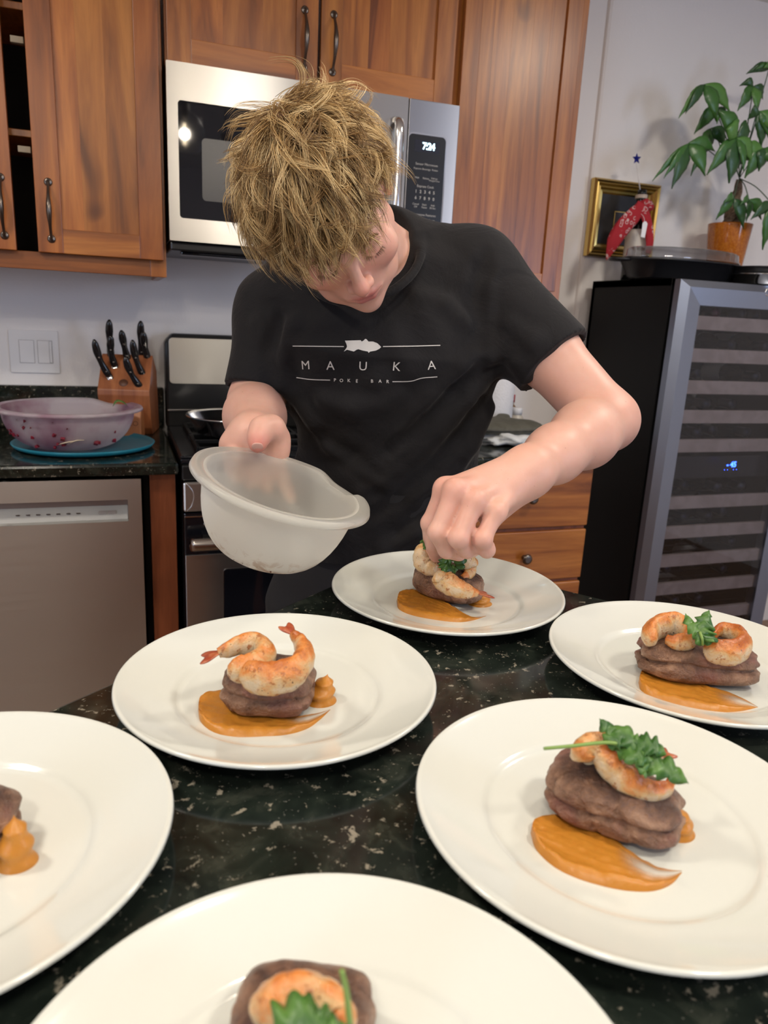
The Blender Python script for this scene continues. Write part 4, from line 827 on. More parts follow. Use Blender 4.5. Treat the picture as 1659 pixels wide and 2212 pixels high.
smear('right', [(1379, 1475), (1385, 1492), (1410, 1508), (1450, 1522), (1510, 1533), (1560, 1539), (1600, 1537), (1637, 1528)], [(1379, 1474), (1388, 1456), (1415, 1448), (1450, 1453), (1490, 1465), (1525, 1485), (1580, 1500), (1637, 1526)], .0080, .72)
def dollop(plate, px, py, wpx, hgt, tip=(0, 0), swirl=True, lab=None):
    c = atZ(px, py, PZ); d = (c-CP)@_f; r = wpx/FPX*d; n = 28; rings = []
    V = []; NR = 26
    for i in range(NR+1):
        s = i/NR; z = hgt*s; rr = r*math.sqrt(max(0, 1-s**1.5))*(1+.09*math.cos(s*16))*(1 if s < .75 else (1-s)/.25*.8+.2*(1-s)) if i < NR else 0
        for k in range(n):
            a = 2*math.pi*k/n; rk = rr*(1+.05*math.cos(a*2+s*14)); V.append((c[0]+rk*math.cos(a)+tip[0]*s*s, c[1]+rk*math.sin(a)+tip[1]*s*s, PZ-.0003+z))
    F = [(i*n+k, i*n+(k+1) % n, (i+1)*n+(k+1) % n, (i+1)*n+k) for i in range(NR) for k in range(n)]
    me = mesh('puree_dollop', V, np.array(F), True); vcol(me, 'thin', [0]*len(V)); put('puree_dollop', me, M['puree'], label=lab or f'small dollop of orange puree behind the steak on the {PD[plate]}', cat='sauce', group='orange puree dollops')
dollop('mid', 692, 1513, 31, .026, (.008, .004)); dollop('back', 1036, 1303, 24, .016); dollop('front', 1462, 1797, 34, .022, (-.002, 0)); dollop('left', 38, 1862, 37, .036, (.0, .002))
# steaks
m_, nt, b = newmat('seared_beef'); v = coords(nt, (1, 1, 1), rnd=2.); n = noise_t(nt, v, 55, 6, .65, .5); n2 = noise_t(nt, v, 20, 3); n3 = noise_t(nt, v, 320, 4, .65); geo = nd(nt, 'ShaderNodeAttribute', attribute_name='crust')
c = ramp(nt, n, [(.30, (.095, .043, .023)), (.50, (.235, .118, .068)), (.68, (.42, .24, .145))]); c = mixc(nt, ramp(nt, n2, [(.50, (0, 0, 0)), (.68, (.55, .55, .55))]), c, (.26, .075, .068))
c = mixc(nt, geo.outputs['Fac'], c, mixc(nt, ramp(nt, n, [(.45, (0, 0, 0)), (.62, (1, 1, 1))]), (.045, .018, .011), (.15, .066, .034)))
lk(nt, c, b.inputs['Base Color']); setp(b, Roughness=.33, Specular_IOR_Level=.6); h = nd(nt, 'ShaderNodeMath', operation='ADD'); lk(nt, n, h.inputs[0]); lk(nt, n3, h.inputs[1]); bump(nt, b, h.outputs[0], 1., .0034); M['beef'] = m_
def steak(plate, c, hx, hy, hz, ang, lab, grooves=(), tilt=0., mid=True, seed=0., wedge=0.):
    """lumpy medallion with a fold line round its middle and vertical grain grooves"""
    n = (110, 60); V = []; CRU = []
    for i in range(n[1]+1):
        th = math.pi*i/n[1]
        for j in range(n[0]):
            ph = 2*math.pi*j/n[0]; d = np.array([math.sin(th)*math.cos(ph), math.sin(th)*math.sin(ph), math.cos(th)])
            d = d/((abs(d)**3.2).sum()**(1/3.2)); d2 = math.hypot(d[0], d[1])
            e = abs(d[:2])/(d2+1e-9); f = 1/((e**2.1).sum()**(1/2.1)); d[:2] *= f/1.0 if d2 > .01 else 1
            side = max(0, 1-abs(d[2])**6); k = 1.
            if mid: k -= .13*math.exp(-((d[2]-.06-.22*mnoise.noise(Vector((math.cos(ph)*1.5, math.sin(ph)*1.5, seed))))/.11)**2)*side
            for g in grooves: k -= .085*math.exp(-(((ph-g+math.pi) % (2*math.pi)-math.pi+.25*d[2])/.055)**2)*(.4+.6*side)
            k += .10*mnoise.noise(Vector(d*1.5)+Vector((seed, 0, 0)))+.035*mnoise.fractal(Vector(d*3.4)+Vector((0, seed, 0)), 1, 2, 2)
            p = np.array([d[0]*hx*k, d[1]*hy*k, d[2]*hz*(1+.08*mnoise.noise(Vector(d*2.4)+Vector((3, seed, 1))))]); p[2] += wedge*d[0]*max(0, (d[2]+1)/2)
            p = np.array([p[0]*math.cos(tilt)+p[2]*math.sin(tilt), p[1], -p[0]*math.sin(tilt)+p[2]*math.cos(tilt)])
            V.append(p); CRU.append(max(0, min(1, (d[2]-.62)/.3))*.85)
    V = np.array(V); V[:, 2] -= V[:, 2].min(); V[:, 2] = np.where(V[:, 2] < .002, V[:, 2]*.3, V[:, 2])
    ca, sa = math.cos(ang), math.sin(ang); V = np.stack([c[0]+V[:, 0]*ca-V[:, 1]*sa, c[1]+V[:, 0]*sa+V[:, 1]*ca, PZ-.0002+V[:, 2]], 1)
    F = np.array([(i*n[0]+j, i*n[0]+(j+1) % n[0], (i+1)*n[0]+(j+1) % n[0], (i+1)*n[0]+j) for i in range(n[1]) for j in range(n[0])])
    me = mesh('steak', V, F[:, ::-1], True); vcol(me, 'crust', CRU); put('steak', me, M['beef'], label=lab, cat='steak', group='beef medallions')
    return BVHTree.FromPolygons([Vector(p) for p in V.tolist()], F.tolist())
IR = -YAW
sm = atZ(580, 1524, PZ); B_mid = steak('mid', sm, .042, .036, .0220, IR-.1, 'round two-layered beef medallion under two shrimp on the centre-left plate', (3.9, 5.6), seed=1.)
sbk = atZ(966, 1292, PZ); B_back = steak('back', sbk, .047, .029, .0235, IR-.42, 'beef medallion with deep cross grooves on the farthest plate, under the fingers', (3.75, 4.3, 4.9, 5.35), mid=False, seed=2.3, wedge=-.012)
sf = atZ(1318, 1776, PZ); B_front = steak('front', sf, .049, .031, .0205, IR-.38, 'pinkish grooved beef medallion on the front-right plate under arugula', (3.8, 4.35, 4.95), seed=4.7, wedge=-.006)
sr = atZ(1498, 1463, PZ); B_right = steak('right', sr, .062, .032, .0215, IR-.12, 'long beef medallion with ragged left end on the right-edge plate', (3.25,), seed=6.1)
sl_ = atZ(-72, 1826, PZ); steak('left', sl_, .034, .028, .018, IR, 'edge of a beef medallion at the left picture edge beside an orange dollop', seed=8.)
sn = atZ(650, 2275, PZ); B_near = steak('near', sn, .036, .030, .018, IR, 'beef medallion mostly below the bottom picture edge', seed=9.)
# shrimp
m_, nt, b = newmat('seared_shrimp'); v = coords(nt, (1, 1, 1), rnd=2.); n = noise_t(nt, v, 60, 5, .6, .6); n2 = noise_t(nt, v, 330, 2, .5); at1 = nd(nt, 'ShaderNodeAttribute', attribute_name='sear')
ad = nd(nt, 'ShaderNodeMath', operation='MULTIPLY_ADD'); ad.inputs[1].default_value = .9; lk(nt, n, ad.inputs[0]); lk(nt, at1.outputs['Fac'], ad.inputs[2])
c = ramp(nt, ad.outputs[0], [(.46, (.64, .50, .33)), (.62, (.64, .40, .18)), (.80, (.64, .23, .055)), (1.0, (.42, .11, .02))])
n4 = noise_t(nt, v, 130, 4, .7); c = mixc(nt, ramp(nt, n4, [(.56, (0, 0, 0)), (.66, (.9, .9, .9))]), c, (.34, .11, .03))
c = mixc(nt, ramp(nt, n2, [(.70, (0, 0, 0)), (.735, (1, 1, 1))]), c, (.06, .022, .008))
lk(nt, c, b.inputs['Base Color']); setp(b, Roughness=.27, Subsurface_Weight=.25, Subsurface_Scale=.006, Subsurface_Radius=(1., .5, .3)); bump(nt, b, n4, .8, .0022); M['shrimp'] = m_
M['tail'] = noisy('shrimp_tail_shell', (.32, .055, .02), (.45, .14, .06), 120, .3)
def shrimp(lab, pts, r0, r1=.0045, tail=None, up=(0, 0, 1), fat=1.0, sear=.30, seed=0., h0=0., inner=1):
    P = smoothpath(pts, 46); n = 46; s = np.linspace(0, 1, n)
    R = np.interp(s, [0, .05, .16, .4, .7, .9, 1], [.35, .72, 1, 1.02, .80, .50, .30])*r0; R = np.maximum(R, r1)
    R = R*.93*(1+.11*(np.abs(np.sin(s*math.pi*5.5))**.6-.5))
    t = thing('shrimp', tuple(P[22]), lab, 'shrimp', 'seared shrimp on the steaks'); seg = 22
    T, _, _ = frames(P); upv = np.asarray(up, float); B = upv[None]-T*(T@upv)[:, None]; B /= np.linalg.norm(B, axis=1)[:, None]; N = np.cross(B, T); V = []; SE = []
    for i in range(n):
        for k in range(seg):
            a = 2*math.pi*k/seg; c_, s_ = math.cos(a), math.sin(a); rr = R[i]*(1+.10*mnoise.noise(Vector(P[i]*90)+Vector((c_*2, s_*2, seed)))+.06*mnoise.noise(Vector(P[i]*300)+Vector((c_*5, s_*5, seed))))*(1-.13*math.exp(-((s_-.75)/.25)**2)*(c_*inner > 0))
            V.append(P[i]+N[i]*rr*c_*.82+B[i]*rr*s_*fat); SE.append(max(0, s_)*sear+.10*max(0, c_*inner)+(.18 if s[i] > .86 else 0))
    F = [(i*seg+k, i*seg+(k+1) % seg, (i+1)*seg+(k+1) % seg, (i+1)*seg+k) for i in range(n-1) for k in range(seg)]+[tuple(range(seg))[::-1], tuple((n-1)*seg+k for k in range(seg))]
    me = mesh('shrimp_body', V, F, True); vcol(me, 'sear', SE); put('shrimp_body', me, M['shrimp'], t)
    if tail:
        e = P[-1]; dv = nrm(P[-1]-P[-4]); sd = np.cross(dv, B[-1])
        for sgn in (-1, 0, 1):
            L = tail*(1 if sgn else .8); q = [e-dv*.002, e+dv*L*.35+sd*sgn*L*.16, e+dv*L*.75+sd*sgn*L*.40, e+dv*L+sd*sgn*L*.5]
            put('tail_fin', tube('tail_fin', smoothpath(q, 10), np.array([.003, .0036, .0042, .0048, .005, .0048, .0042, .0034, .0024, .0010])*tail/.016, 8, flat=.28, up=tuple(B[-1])), M['tail'], t)
    return t
# depths are measured along the view axis, on top of each steak
def top(bvh, px, py, lift):
    d = ray(px, py); d = d/np.linalg.norm(d); h = bvh.ray_cast(Vector(CP), Vector(d))
    return None if h[0] is None else np.array(h[0])+np.array([0, 0, lift])
def onz(L): return [atZ(*q_) for q_ in L]
zm = PZ+.052
shrimp('curled shrimp at the left of the centre-left steak, tail pointing left', onz([(492, 1448, zm+.005), (520, 1446, zm+.004), (556, 1436, zm+.005), (573, 1412, zm+.008), (556, 1391, zm+.011), (520, 1392, zm+.013), (488, 1404, zm+.013), (472, 1410, zm+.011)]), .0125, tail=.017, seed=1., fat=1.15, inner=-1)
shrimp('large curved shrimp sweeping right and up on the centre-left steak', onz([(523, 1450, zm+.002), (552, 1462, zm+.003), (595, 1466, zm+.005), (637, 1450, zm+.009), (658, 1418, zm+.014), (650, 1388, zm+.019), (632, 1368, zm+.024)]), .0145, tail=.013, seed=2., fat=1.1, inner=-1, sear=.4)
zb = PZ+.051
shrimp('pale shrimp standing at the left end of the farthest steak, under the thumb', onz([(921, 1182, zb+.020), (912, 1200, zb+.012), (918, 1219, zb+.002), (937, 1228, zb-.002), (952, 1231, zb-.003)]), .0150, seed=3., sear=.12)
shrimp('orange shrimp lying along the front of the farthest steak, red tail at right', onz([(952, 1236, zb+.006), (958, 1252, zb-.004), (980, 1266, zb-.008), (1005, 1276, zb-.013), (1032, 1281, zb-.018)]), .0150, tail=.020, seed=4., inner=-1)
shrimp('browned shrimp at the back right of the farthest steak', onz([(990, 1208, zb+.012), (1006, 1210, zb+.008), (1015, 1224, zb-.002), (1012, 1240, zb-.010), (998, 1248, zb-.012)]), .0125, seed=5.)
zr = PZ+.048
shrimp('curled shrimp at the left of the right-edge steak', onz([(1412, 1388, zr), (1404, 1368, zr+.004), (1425, 1353, zr+.006), (1456, 1348, zr+.007), (1486, 1362, zr+.006), (1490, 1383, zr+.002), (1458, 1387, zr), (1440, 1381, zr)]), .0122, seed=6., sear=.42, fat=1.25)
shrimp('browned curled shrimp at the right of the right-edge steak', onz([(1520, 1402, zr-.001), (1552, 1408, zr), (1590, 1408, zr), (1606, 1390, zr+.003), (1590, 1370, zr+.005), (1556, 1360, zr+.006), (1540, 1376, zr+.003)]), .0122, tail=.0, seed=7., sear=.5, fat=1.2, inner=-1)
zf = PZ+.049
shrimp('pale shrimp at the back of the front-right steak, half under arugula', onz([(1262, 1645, zf+.003), (1262, 1622, zf+.010), (1300, 1612, zf+.010), (1345, 1628, zf+.008), (1390, 1640, zf+.006), (1425, 1632, zf+.006)]), .0120, tail=.012, seed=8., sear=.25, fat=1.1)
shrimp('orange shrimp arching over the front of the front-right steak', onz([(1300, 1608, zf+.018), (1306, 1632, zf+.011), (1330, 1664, zf+.003), (1365, 1692, zf-.003), (1402, 1710, zf-.009), (1438, 1704, zf-.010), (1452, 1682, zf-.006)]), .0108, seed=9., sear=.5, fat=1.05, inner=-1)
zn = PZ+.046
shrimp('seared shrimp at the bottom edge with arugula stem across it', onz([(572, 2215, zn), (590, 2180, zn+.002), (640, 2158, zn+.003), (700, 2168, zn+.002), (735, 2205, zn), (700, 2235, zn)]), .0145, seed=10., sear=.32, fat=1.1)
# greens
def arugula(lab, stem, lobes, wd=.007, mat=leafg, leafs=()):
    t = thing('arugula_garnish', tuple(np.array(stem[0])), lab, 'greens', 'green leaf garnishes')
    if len(stem) > 1: put('stem', tube('stem', smoothpath(stem, 16), np.linspace(.0012, .0016, 16), 6), plain('leaf_stem_green', (.20, .32, .07), .4) if 'leaf_stem_green' not in bpy.data.materials else bpy.data.materials['leaf_stem_green'], t)
    for li, (pth, w_) in enumerate(leafs):
        P = smoothpath(pth, 40); T, _, _ = frames(P); V = []; n = 40
        vw = nrm(P[20]-CP); side = np.cross(T, vw*.8+np.array([0, 0, -.6])); side /= np.linalg.norm(side, axis=1)[:, None]; up = np.cross(side, T)
        for i in range(n):
            s = i/(n-1); env = math.sin(math.pi*min(1, s*1.02)**.7)**.6 if s < .99 else .05; wv = w_*env*(.62+.38*abs(math.sin(s*math.pi*4.5+li)))+.0003; j = .5*math.sin(s*17+li)
            for u in (-1, -.5, 0, .5, 1): V.append(P[i]+side[i]*wv*u*(1+.25*j*(1 if u > 0 else -1))+up[i]*(.0022*math.sin(s*22+u*2+li)*abs(u)+abs(u)*w_*.22)-T[i]*abs(u)*wv*.35)
        F = [(i*5+j, i*5+j+1, (i+1)*5+j+1, (i+1)*5+j) for i in range(n-1) for j in range(4)]
        o = put('leaf', mesh('leaf', V, np.array(F), True), mat, t); md = o.modifiers.new('t', 'SOLIDIFY'); md.thickness = .0004
    return t
zf2 = zf+.022
arugula('long-stemmed arugula sprig draped over the front-right shrimp', onz([(1175, 1617, zf2+.004), (1240, 1611, zf2+.004), (1310, 1604, zf2+.004), (1360, 1612, zf2+.002), (1400, 1622, zf2)]), [], leafs=[
    (onz([(1330, 1600, zf2+.003), (1320, 1580, zf2+.008), (1295, 1552, zf2+.014)]), .0085), (onz([(1310, 1603, zf2+.003), (1345, 1590, zf2+.008), (1375, 1606, zf2+.006), (1400, 1620, zf2+.003)]), .0095),
    (onz([(1370, 1605, zf2+.006), (1410, 1612, zf2+.008), (1440, 1630, zf2+.004)]), .0100), (onz([(1385, 1635, zf2), (1420, 1650, zf2-.002), (1455, 1668, zf2-.004), (1486, 1690, zf2-.006)]), .0105), (onz([(1385, 1628, zf2), (1388, 1655, zf2-.003), (1392, 1678, zf2-.006)]), .0045), (onz([(1335, 1612, zf2), (1380, 1632, zf2+.002), (1415, 1640, zf2)]), .0085)])
zr2 = zr+.018
arugula('small upright leaf garnish between the two shrimp on the right-edge plate', onz([(1518, 1393, zr+.010), (1517, 1380, zr2), (1512, 1366, zr2+.004)]), [], leafs=[
    (onz([(1520, 1392, zr+.010), (1508, 1365, zr2+.002), (1490, 1345, zr2+.008), (1481, 1325, zr2+.014)]), .0085), (onz([(1518, 1372, zr2), (1520, 1345, zr2+.010), (1532, 1318, zr2+.020)]), .0125), (onz([(1535, 1365, zr2), (1525, 1378, zr2), (1520, 1393, zr+.008)]), .0100)])
zb2 = zb+.010
arugula('bunch of arugula being placed by the fingers on the farthest steak', onz([(968, 1205, zb2+.012), (972, 1222, zb2)]), [], leafs=[
    (onz([(960, 1205, zb2+.012), (968, 1222, zb2+.002), (985, 1236, zb2-.004)]), .010), (onz([(985, 1200, zb2+.012), (992, 1216, zb2+.004), (985, 1232, zb2-.004)]), .010), (onz([(955, 1215, zb2+.006), (970, 1226, zb2+.001), (990, 1230, zb2-.003)]), .009), (onz([(925, 1182, zb+.036), (918, 1175, zb+.040), (911, 1168, zb+.046)]), .0055)])
zn2 = zn+.020
arugula('blurred arugula sprig at the bottom edge with upright stem', onz([(738, 2096, zn2+.028), (748, 2140, zn2+.018), (756, 2212, zn2)]), [], leafs=[
    (onz([(590, 2222, zn2-.004), (640, 2206, zn2), (700, 2214, zn2), (760, 2225, zn2-.004)]), .013), (onz([(660, 2210, zn2), (700, 2235, zn2), (760, 2250, zn2)]), .012)])

# ------------------------------------------------------------------ mixing bowl held in the hand
BR = .1010; BH = .106
bc_ = at(612, 1043, .93); rl = math.radians(-17); tl_ = math.radians(18.5)
vb = nrm(CP-bc_); rr_ = nrm(np.cross(_u, vb)); uu_ = np.cross(vb, rr_)
r2 = rr_*math.cos(rl)+uu_*math.sin(rl); u2 = -rr_*math.sin(rl)+uu_*math.cos(rl)
bn = u2*math.cos(tl_)+vb*math.sin(tl_); by = np.cross(bn, r2)           # bowl axes: r2 right, by away, bn up
BM = basis(bc_-bn*BH, r2, by, bn)
mb = thing('mixing_bowl', (0, 0, 0), 'empty frosted plastic mixing bowl held tilted in his left-side hand', 'bowl')
m_, nt, b, tlr = frosted('frosted_plastic', (.93, .92, .87), .72, .30)
v = coords(nt, (1, 1, 1)); 
sep = nd(nt, 'ShaderNodeSeparateXYZ'); lk(nt, v, sep.inputs[0]); zr_ = nd(nt, 'ShaderNodeMapRange'); zr_.inputs['From Min'].default_value = .012; zr_.inputs['From Max'].default_value = .045; zr_.inputs['To Min'].default_value = .60; zr_.inputs['To Max'].default_value = 0.; lk(nt, sep.outputs[2], zr_.inputs[0])
nn = noise_t(nt, v, 45, 5, .65, 1.); mu = nd(nt, 'ShaderNodeMath', operation='MULTIPLY'); lk(nt, ramp(nt, nn, [(.50, (0, 0, 0)), (.60, (1, 1, 1))]), mu.inputs[0]); lk(nt, zr_.outputs[0], mu.inputs[1])
cc = mixc(nt, mu.outputs[0], (.93, .92, .87), (.40, .20, .07)); lk(nt, cc, b.inputs['Base Color']); lk(nt, cc, tlr.inputs[0])
bmh = spout(lathe('bowl_body', bowlprof(BR, BH, .0135, .0016), 128), math.radians(44), BH, dz=.010, dr=.002, wdt=.30, h0=.6)
mb.matrix_basis = BM; put('bowl_body', bmh, m_, mb, loc=(0, 0, 0))
for k in range(5):
    a = random.uniform(-2.2, -1.2); rr = random.uniform(.066, .085); z = random.uniform(.008, .03); s = random.uniform(.0009, .0018)
    p = Vector((rr*math.cos(a)*.9, rr*math.sin(a)*.9, z+.004)); put('food_speck', blob('food_speck', tuple(p), (s, s, s), n=(8, 6)), plain('brown_speck', (.10, .03, .01), .5) if 'brown_speck' not in bpy.data.materials else bpy.data.materials['brown_speck'], mb, loc=(0, 0, 0))
def bwl(az, z, off=0.):
    """point on the outside of the bowl wall"""
    a = math.radians(az); t = max(0, min(1, (z/BH))); th = math.acos(max(0, 1-t))
    r = BR*.34+(BR*.97-BR*.34)*math.sin(th)**.88+off; return np.array(BM @ Vector((r*math.cos(a), r*math.sin(a), z)))

# ------------------------------------------------------------------ the person
person = thing('person', (.43, 1.32, 0), 'young person with tousled blond hair in black t-shirt, head bowed, plating food', 'person')
HC = at(712, 452, .95)
vb = nrm(CP-HC); rx = nrm(np.cross(_u, vb)); ux = np.cross(vb, rx)
ro = math.radians(27); pt = math.radians(46)
u1 = ux*math.cos(ro)-rx*math.sin(ro); s1 = rx*math.cos(ro)+ux*math.sin(ro)
HU = u1*math.cos(pt)+vb*math.sin(pt); HF = -u1*math.sin(pt)+vb*math.cos(pt); HS = s1
yw = math.radians(-3); HF, HS = HF*math.cos(yw)+HS*math.sin(yw), HS*math.cos(yw)-HF*math.sin(yw)
HA = np.stack([HS, HU, HF])
def hp_(s, u, f): return HC+HS*s+HU*u+HF*f
# joints
shL, shR = at(1022, 590, 1.21), at(600, 672, 1.24)
elL, wrL = at(1312, 908, 1.13), at(1140, 1018, .95)
elR, wrR = at(552, 872, 1.22), at(548, 948, 1.045)
nb = at(832, 540, 1.19)
SA = nrm(shL-shR)
TS = [(at(838, 505, 1.19), .062, .060), (at(834, 540, 1.19), .105, .072), (at(826, 585, 1.20), .165, .085), (at(832, 650, 1.21), .190, .105), (at(840, 740, 1.22), .186, .118), (at(842, 830, 1.26), .172, .115), (at(842, 950, 1.31), .158, .105), (at(818, 1100, 1.37), .158, .105), (at(785, 1230, 1.43), .168, .112), (at(775, 1300, 1.46), .170, .112)]
UA = nrm(TS[0][0]-TS[-1][0]); FA = nrm(np.cross(SA, UA)); SA2 = np.cross(UA, FA)
if FA[1] > 0: FA = -FA
def torso(grow, wr=0., ulo=-9, pw=2.3, cut=None):
    us = np.array([t[0]@UA for t in TS])[::-1]; cs = np.array([[t[0]@SA2, t[0]@FA] for t in TS])[::-1]; ab = np.array([[t[1], t[2]] for t in TS])[::-1]
    P = np.array([t[0] for t in TS]); lo = P.min(0)-.22; hi = P.max(0)+.22; u0 = us[0]; u1_ = us[-1]
    def fn(G):
        u = G[0]*UA[0]+G[1]*UA[1]+G[2]*UA[2]; s = G[0]*SA2[0]+G[1]*SA2[1]+G[2]*SA2[2]; f = G[0]*FA[0]+G[1]*FA[1]+G[2]*FA[2]
        a = np.interp(u, us, ab[:, 0])+grow; b = np.interp(u, us, ab[:, 1])+grow; ds = np.abs(s-np.interp(u, us, cs[:, 0]))/a; df = np.abs(f-np.interp(u, us, cs[:, 1]))/b
        q = (ds**pw+df**pw)**(1/pw); d = (q-1)*np.minimum(a, b)
        if wr:
            d = d+wr*(.55*np.sin(70*u+26*s+3*np.sin(24*s+9*f))*np.sin(21*s-17*u+1.)+.45*np.sin(38*u-58*s+2.5*np.sin(31*u+11*s))*np.cos(16*u+7*s))
        return np.maximum(np.maximum(d, u-u1_), u0-u)
    return (lo, hi, fn)
g = Grid(np.array([.02, .60, .84]), np.array([.90, 1.46, 1.60]), .0023)
# torso, neck, shoulders
g.op(torso(-.008), 0)
g.op(cone(shL, shR, .052, .052), .03)
g.op(cone(nb-UA*.03-FA*.01, hp_(0, -.05, -.035), .062, .055), .03)
for sh in (shL, shR): g.op(ball(sh, .055), .03)
# head
H = []
g.op(ell(hp_(0, .030, -.012), (.077, .090, .099), HA), .02)
g.op(ell(hp_(0, -.040, .026), (.060, .072, .060), HA), .03)
g.op(chain([hp_(-.052, -.055, -.004), hp_(-.034, -.092, .040), hp_(0, -.108, .066), hp_(.034, -.092, .040), hp_(.052, -.055, -.004)], [.020, .018, .0185, .018, .020], .01), .028)
for s in (-1, 1):
    g.op(ell(hp_(s*.040, -.030, .060), (.025, .022, .020), HA), .022)
    g.op(cone(hp_(s*.010, .017, .086), hp_(s*.045, .014, .066), .010, .008), .014)
g.op(ell(hp_(0, -.068, .070), (.030, .024, .024), HA), .018)
for s in (-1, 1): g.op(ell(hp_(s*.031, -.004, .094), (.016, .0125, .013), HA), .010, 'cut')
for s in (-1, 1):
    g.op(ball(hp_(s*.031, -.004, .0725), .0128), .004)
    g.op(chain([hp_(s*.019, -.0075, .0835), hp_(s*.031, -.012, .0862), hp_(s*.043, -.0085, .0800)], [.0014, .0018, .0014], .001), .0025)
    g.op(cone(hp_(s*.018, .006, .086), hp_(s*.044, .006, .078), .003, .003), .006)
g.op(group([cone(hp_(0, .006, .088), hp_(0, -.032, .1040), .0065, .0085), ball(hp_(0, -.036, .1055), .0102)], .008), .012)
for s in (-1, 1): g.op(ell(hp_(s*.0115, -.0410, .0960), (.0070, .0064, .0085), HA), .006)
for s in (-1, 1): g.op(ball(hp_(s*.0062, -.0480, .0985), .0034), .003, 'cut')
g.op(cone(hp_(0, -.050, .097), hp_(0, -.060, .098), .0035, .0035), .006)
g.op(chain([hp_(-.023, -.0690, .086), hp_(-.009, -.0650, .0930), hp_(0, -.0660, .0935), hp_(.009, -.0650, .0930), hp_(.023, -.0690, .086)], [.0020, .0040, .0038, .0040, .0020], .003), .006)
g.op(chain([hp_(-.021, -.0705, .085), hp_(-.008, -.0755, .0905), hp_(.008, -.0755, .0905), hp_(.021, -.0705, .085)], [.0020, .0048, .0048, .0020], .003), .005)
g.op(chain([hp_(-.024, -.0697, .0885), hp_(0, -.0706, .0972), hp_(.024, -.0697, .0885)], [.0008, .0012, .0008], .001), .002, 'cut')
for s in (-1, 1):
    eA = np.stack([HS, nrm(HU+HF*.25), nrm(HF-HU*.25)])
    g.op(ell(hp_(s*.079, -.004, -.012), (.0085, .031, .018), eA), .006)
    g.op(ell(hp_(s*.0875, .002, -.008), (.0055, .018, .0095), eA), .004, 'cut')
# arms
g.op(chain([shL, shL*.45+elL*.55, elL], [.054, .050, .044], .02), .03)
fm = elL*.68+wrL*.32
g.op(chain([elL, fm, elL*.3+wrL*.7, wrL], [.042, .0435, .0345, .0275], .03), .022)
g.op(ball(elL+nrm(elL-wrL)*.012+np.array([0, 0, -.004]), .031), .02)
g.op(chain([shR, shR*.5+elR*.5, elR], [.052, .047, .042], .02), .03)
g.op(chain([elR, elR*.6+wrR*.4, wrR], [.045, .045, .030], .02), .014)
# reaching hand: index, middle, ring, little, thumb
HL = {'i': [(962, 1056, .905), (929, 1130, .915), (931, 1174, .935), (941, 1200, .955)], 'm': [(984, 1060, .884), (946, 1150, .880), (965, 1188, .897), (992, 1197, .925)],
      'r': [(1026, 1082, .880), (991, 1163, .870), (1008, 1188, .892), (1022, 1188, .92)], 'l': [(1070, 1106, .884), (1043, 1165, .872), (1052, 1188, .886), (1054, 1180, .91)]}
RL = {'i': [.0122, .0108, .0098, .0086], 'm': [.0128, .0118, .0106, .0094], 'r': [.0124, .0115, .0104, .0092], 'l': [.0112, .0102, .0098, .0088]}
palm = [cone(wrL, at(988, 1064, .900), .0270, .0145), cone(wrL, at(1030, 1080, .897), .0275, .0145), cone(wrL, at(1070, 1096, .900), .0265, .0135), cone(wrL, at(968, 1056, .913), .0250, .0130), cone(at(1135, 1040, .96), at(1060, 1110, .93), .020, .018)]
g.op(group(palm, .015), .018)
for k in 'imrl':
    J = [at(*q_) for q_ in HL[k]]; base = J[0]*.72+wrL*.28
    g.op(chain([base]+J, [.012]+RL[k], .004), .0036)
    g.op(ball(J[0], RL[k][0]+.0018), .009); g.op(ball(J[1], RL[k][1]+.0010), .003)
g.op(cone(at(988, 1100, .887), at(974, 1146, .882), .0072, .0066), .003); g.op(cone(at(1017, 1146, .876), at(1029, 1184, .890), .0064, .0070), .003); g.op(cone(at(965, 1110, .905), at(948, 1150, .903), .008, .007), .003)
g.op(chain([at(1090, 1040, .965), at(1010, 1110, .965), at(965, 1165, .965), at(950, 1196, .962)], [.019, .0150, .0120, .0098], .006), .008)
# bowl hand: thumb over the rim, fingers spread beneath
TH = [at(540, 958, 1.035), at(572, 925, 1.005), at(561, 944, .985), at(557, 962, .975)]
g.op(group([cone(wrR, at(500, 962, 1.045), .028, .016), cone(wrR, at(590, 968, 1.035), .029, .019), cone(wrR, at(545, 985, 1.05), .028, .020)], .02), .018)
g.op(chain([at(505, 962, 1.04), at(540, 975, 1.055), at(596, 978, 1.035)], [.017, .020, .018], .012), .012)
g.op(chain([at(545, 965, 1.04), at(592, 948, 1.03), at(586, 926, 1.012), at(566, 927, .995), at(558, 946, .985), at(556, 961, .981)], [.018, .0205, .0175, .0158, .0128, .0108], .010), .009)
FR_ = [([at(588, 985, 1.035), bwl(98, .090, .015), bwl(90, .073, .012), bwl(81, .055, .0100)], [.0150, .0125, .0105, .0092]), ([at(562, 990, 1.045), bwl(110, .088, .015), bwl(106, .072, .012), bwl(101, .058, .0105)], [.0150, .0130, .011, .0095]),
       ([at(537, 985, 1.05), bwl(120, .088, .015), bwl(118, .072, .012), bwl(114, .060, .0105)], [.0145, .0125, .011, .0095]), ([at(512, 975, 1.045), bwl(132, .088, .015), bwl(131, .075, .012), bwl(127, .064, .011)], [.0135, .0115, .010, .0085])]
for J, R_ in FR_: g.op(chain(J, R_, .005), .006)
me = g.mesh('body')
bm = bmesh.new(); bm.from_mesh(me); hc_ = Vector(at(1010, 1130, .90)); hb_ = Vector(at(555, 980, 1.02)); sel = [v_ for v_ in bm.verts if (v_.co-hc_).length < .13 or (v_.co-hb_).length < .12]
for _ in range(3): bmesh.ops.smooth_vert(bm, verts=sel, factor=.5, use_axis_x=True, use_axis_y=True, use_axis_z=True)
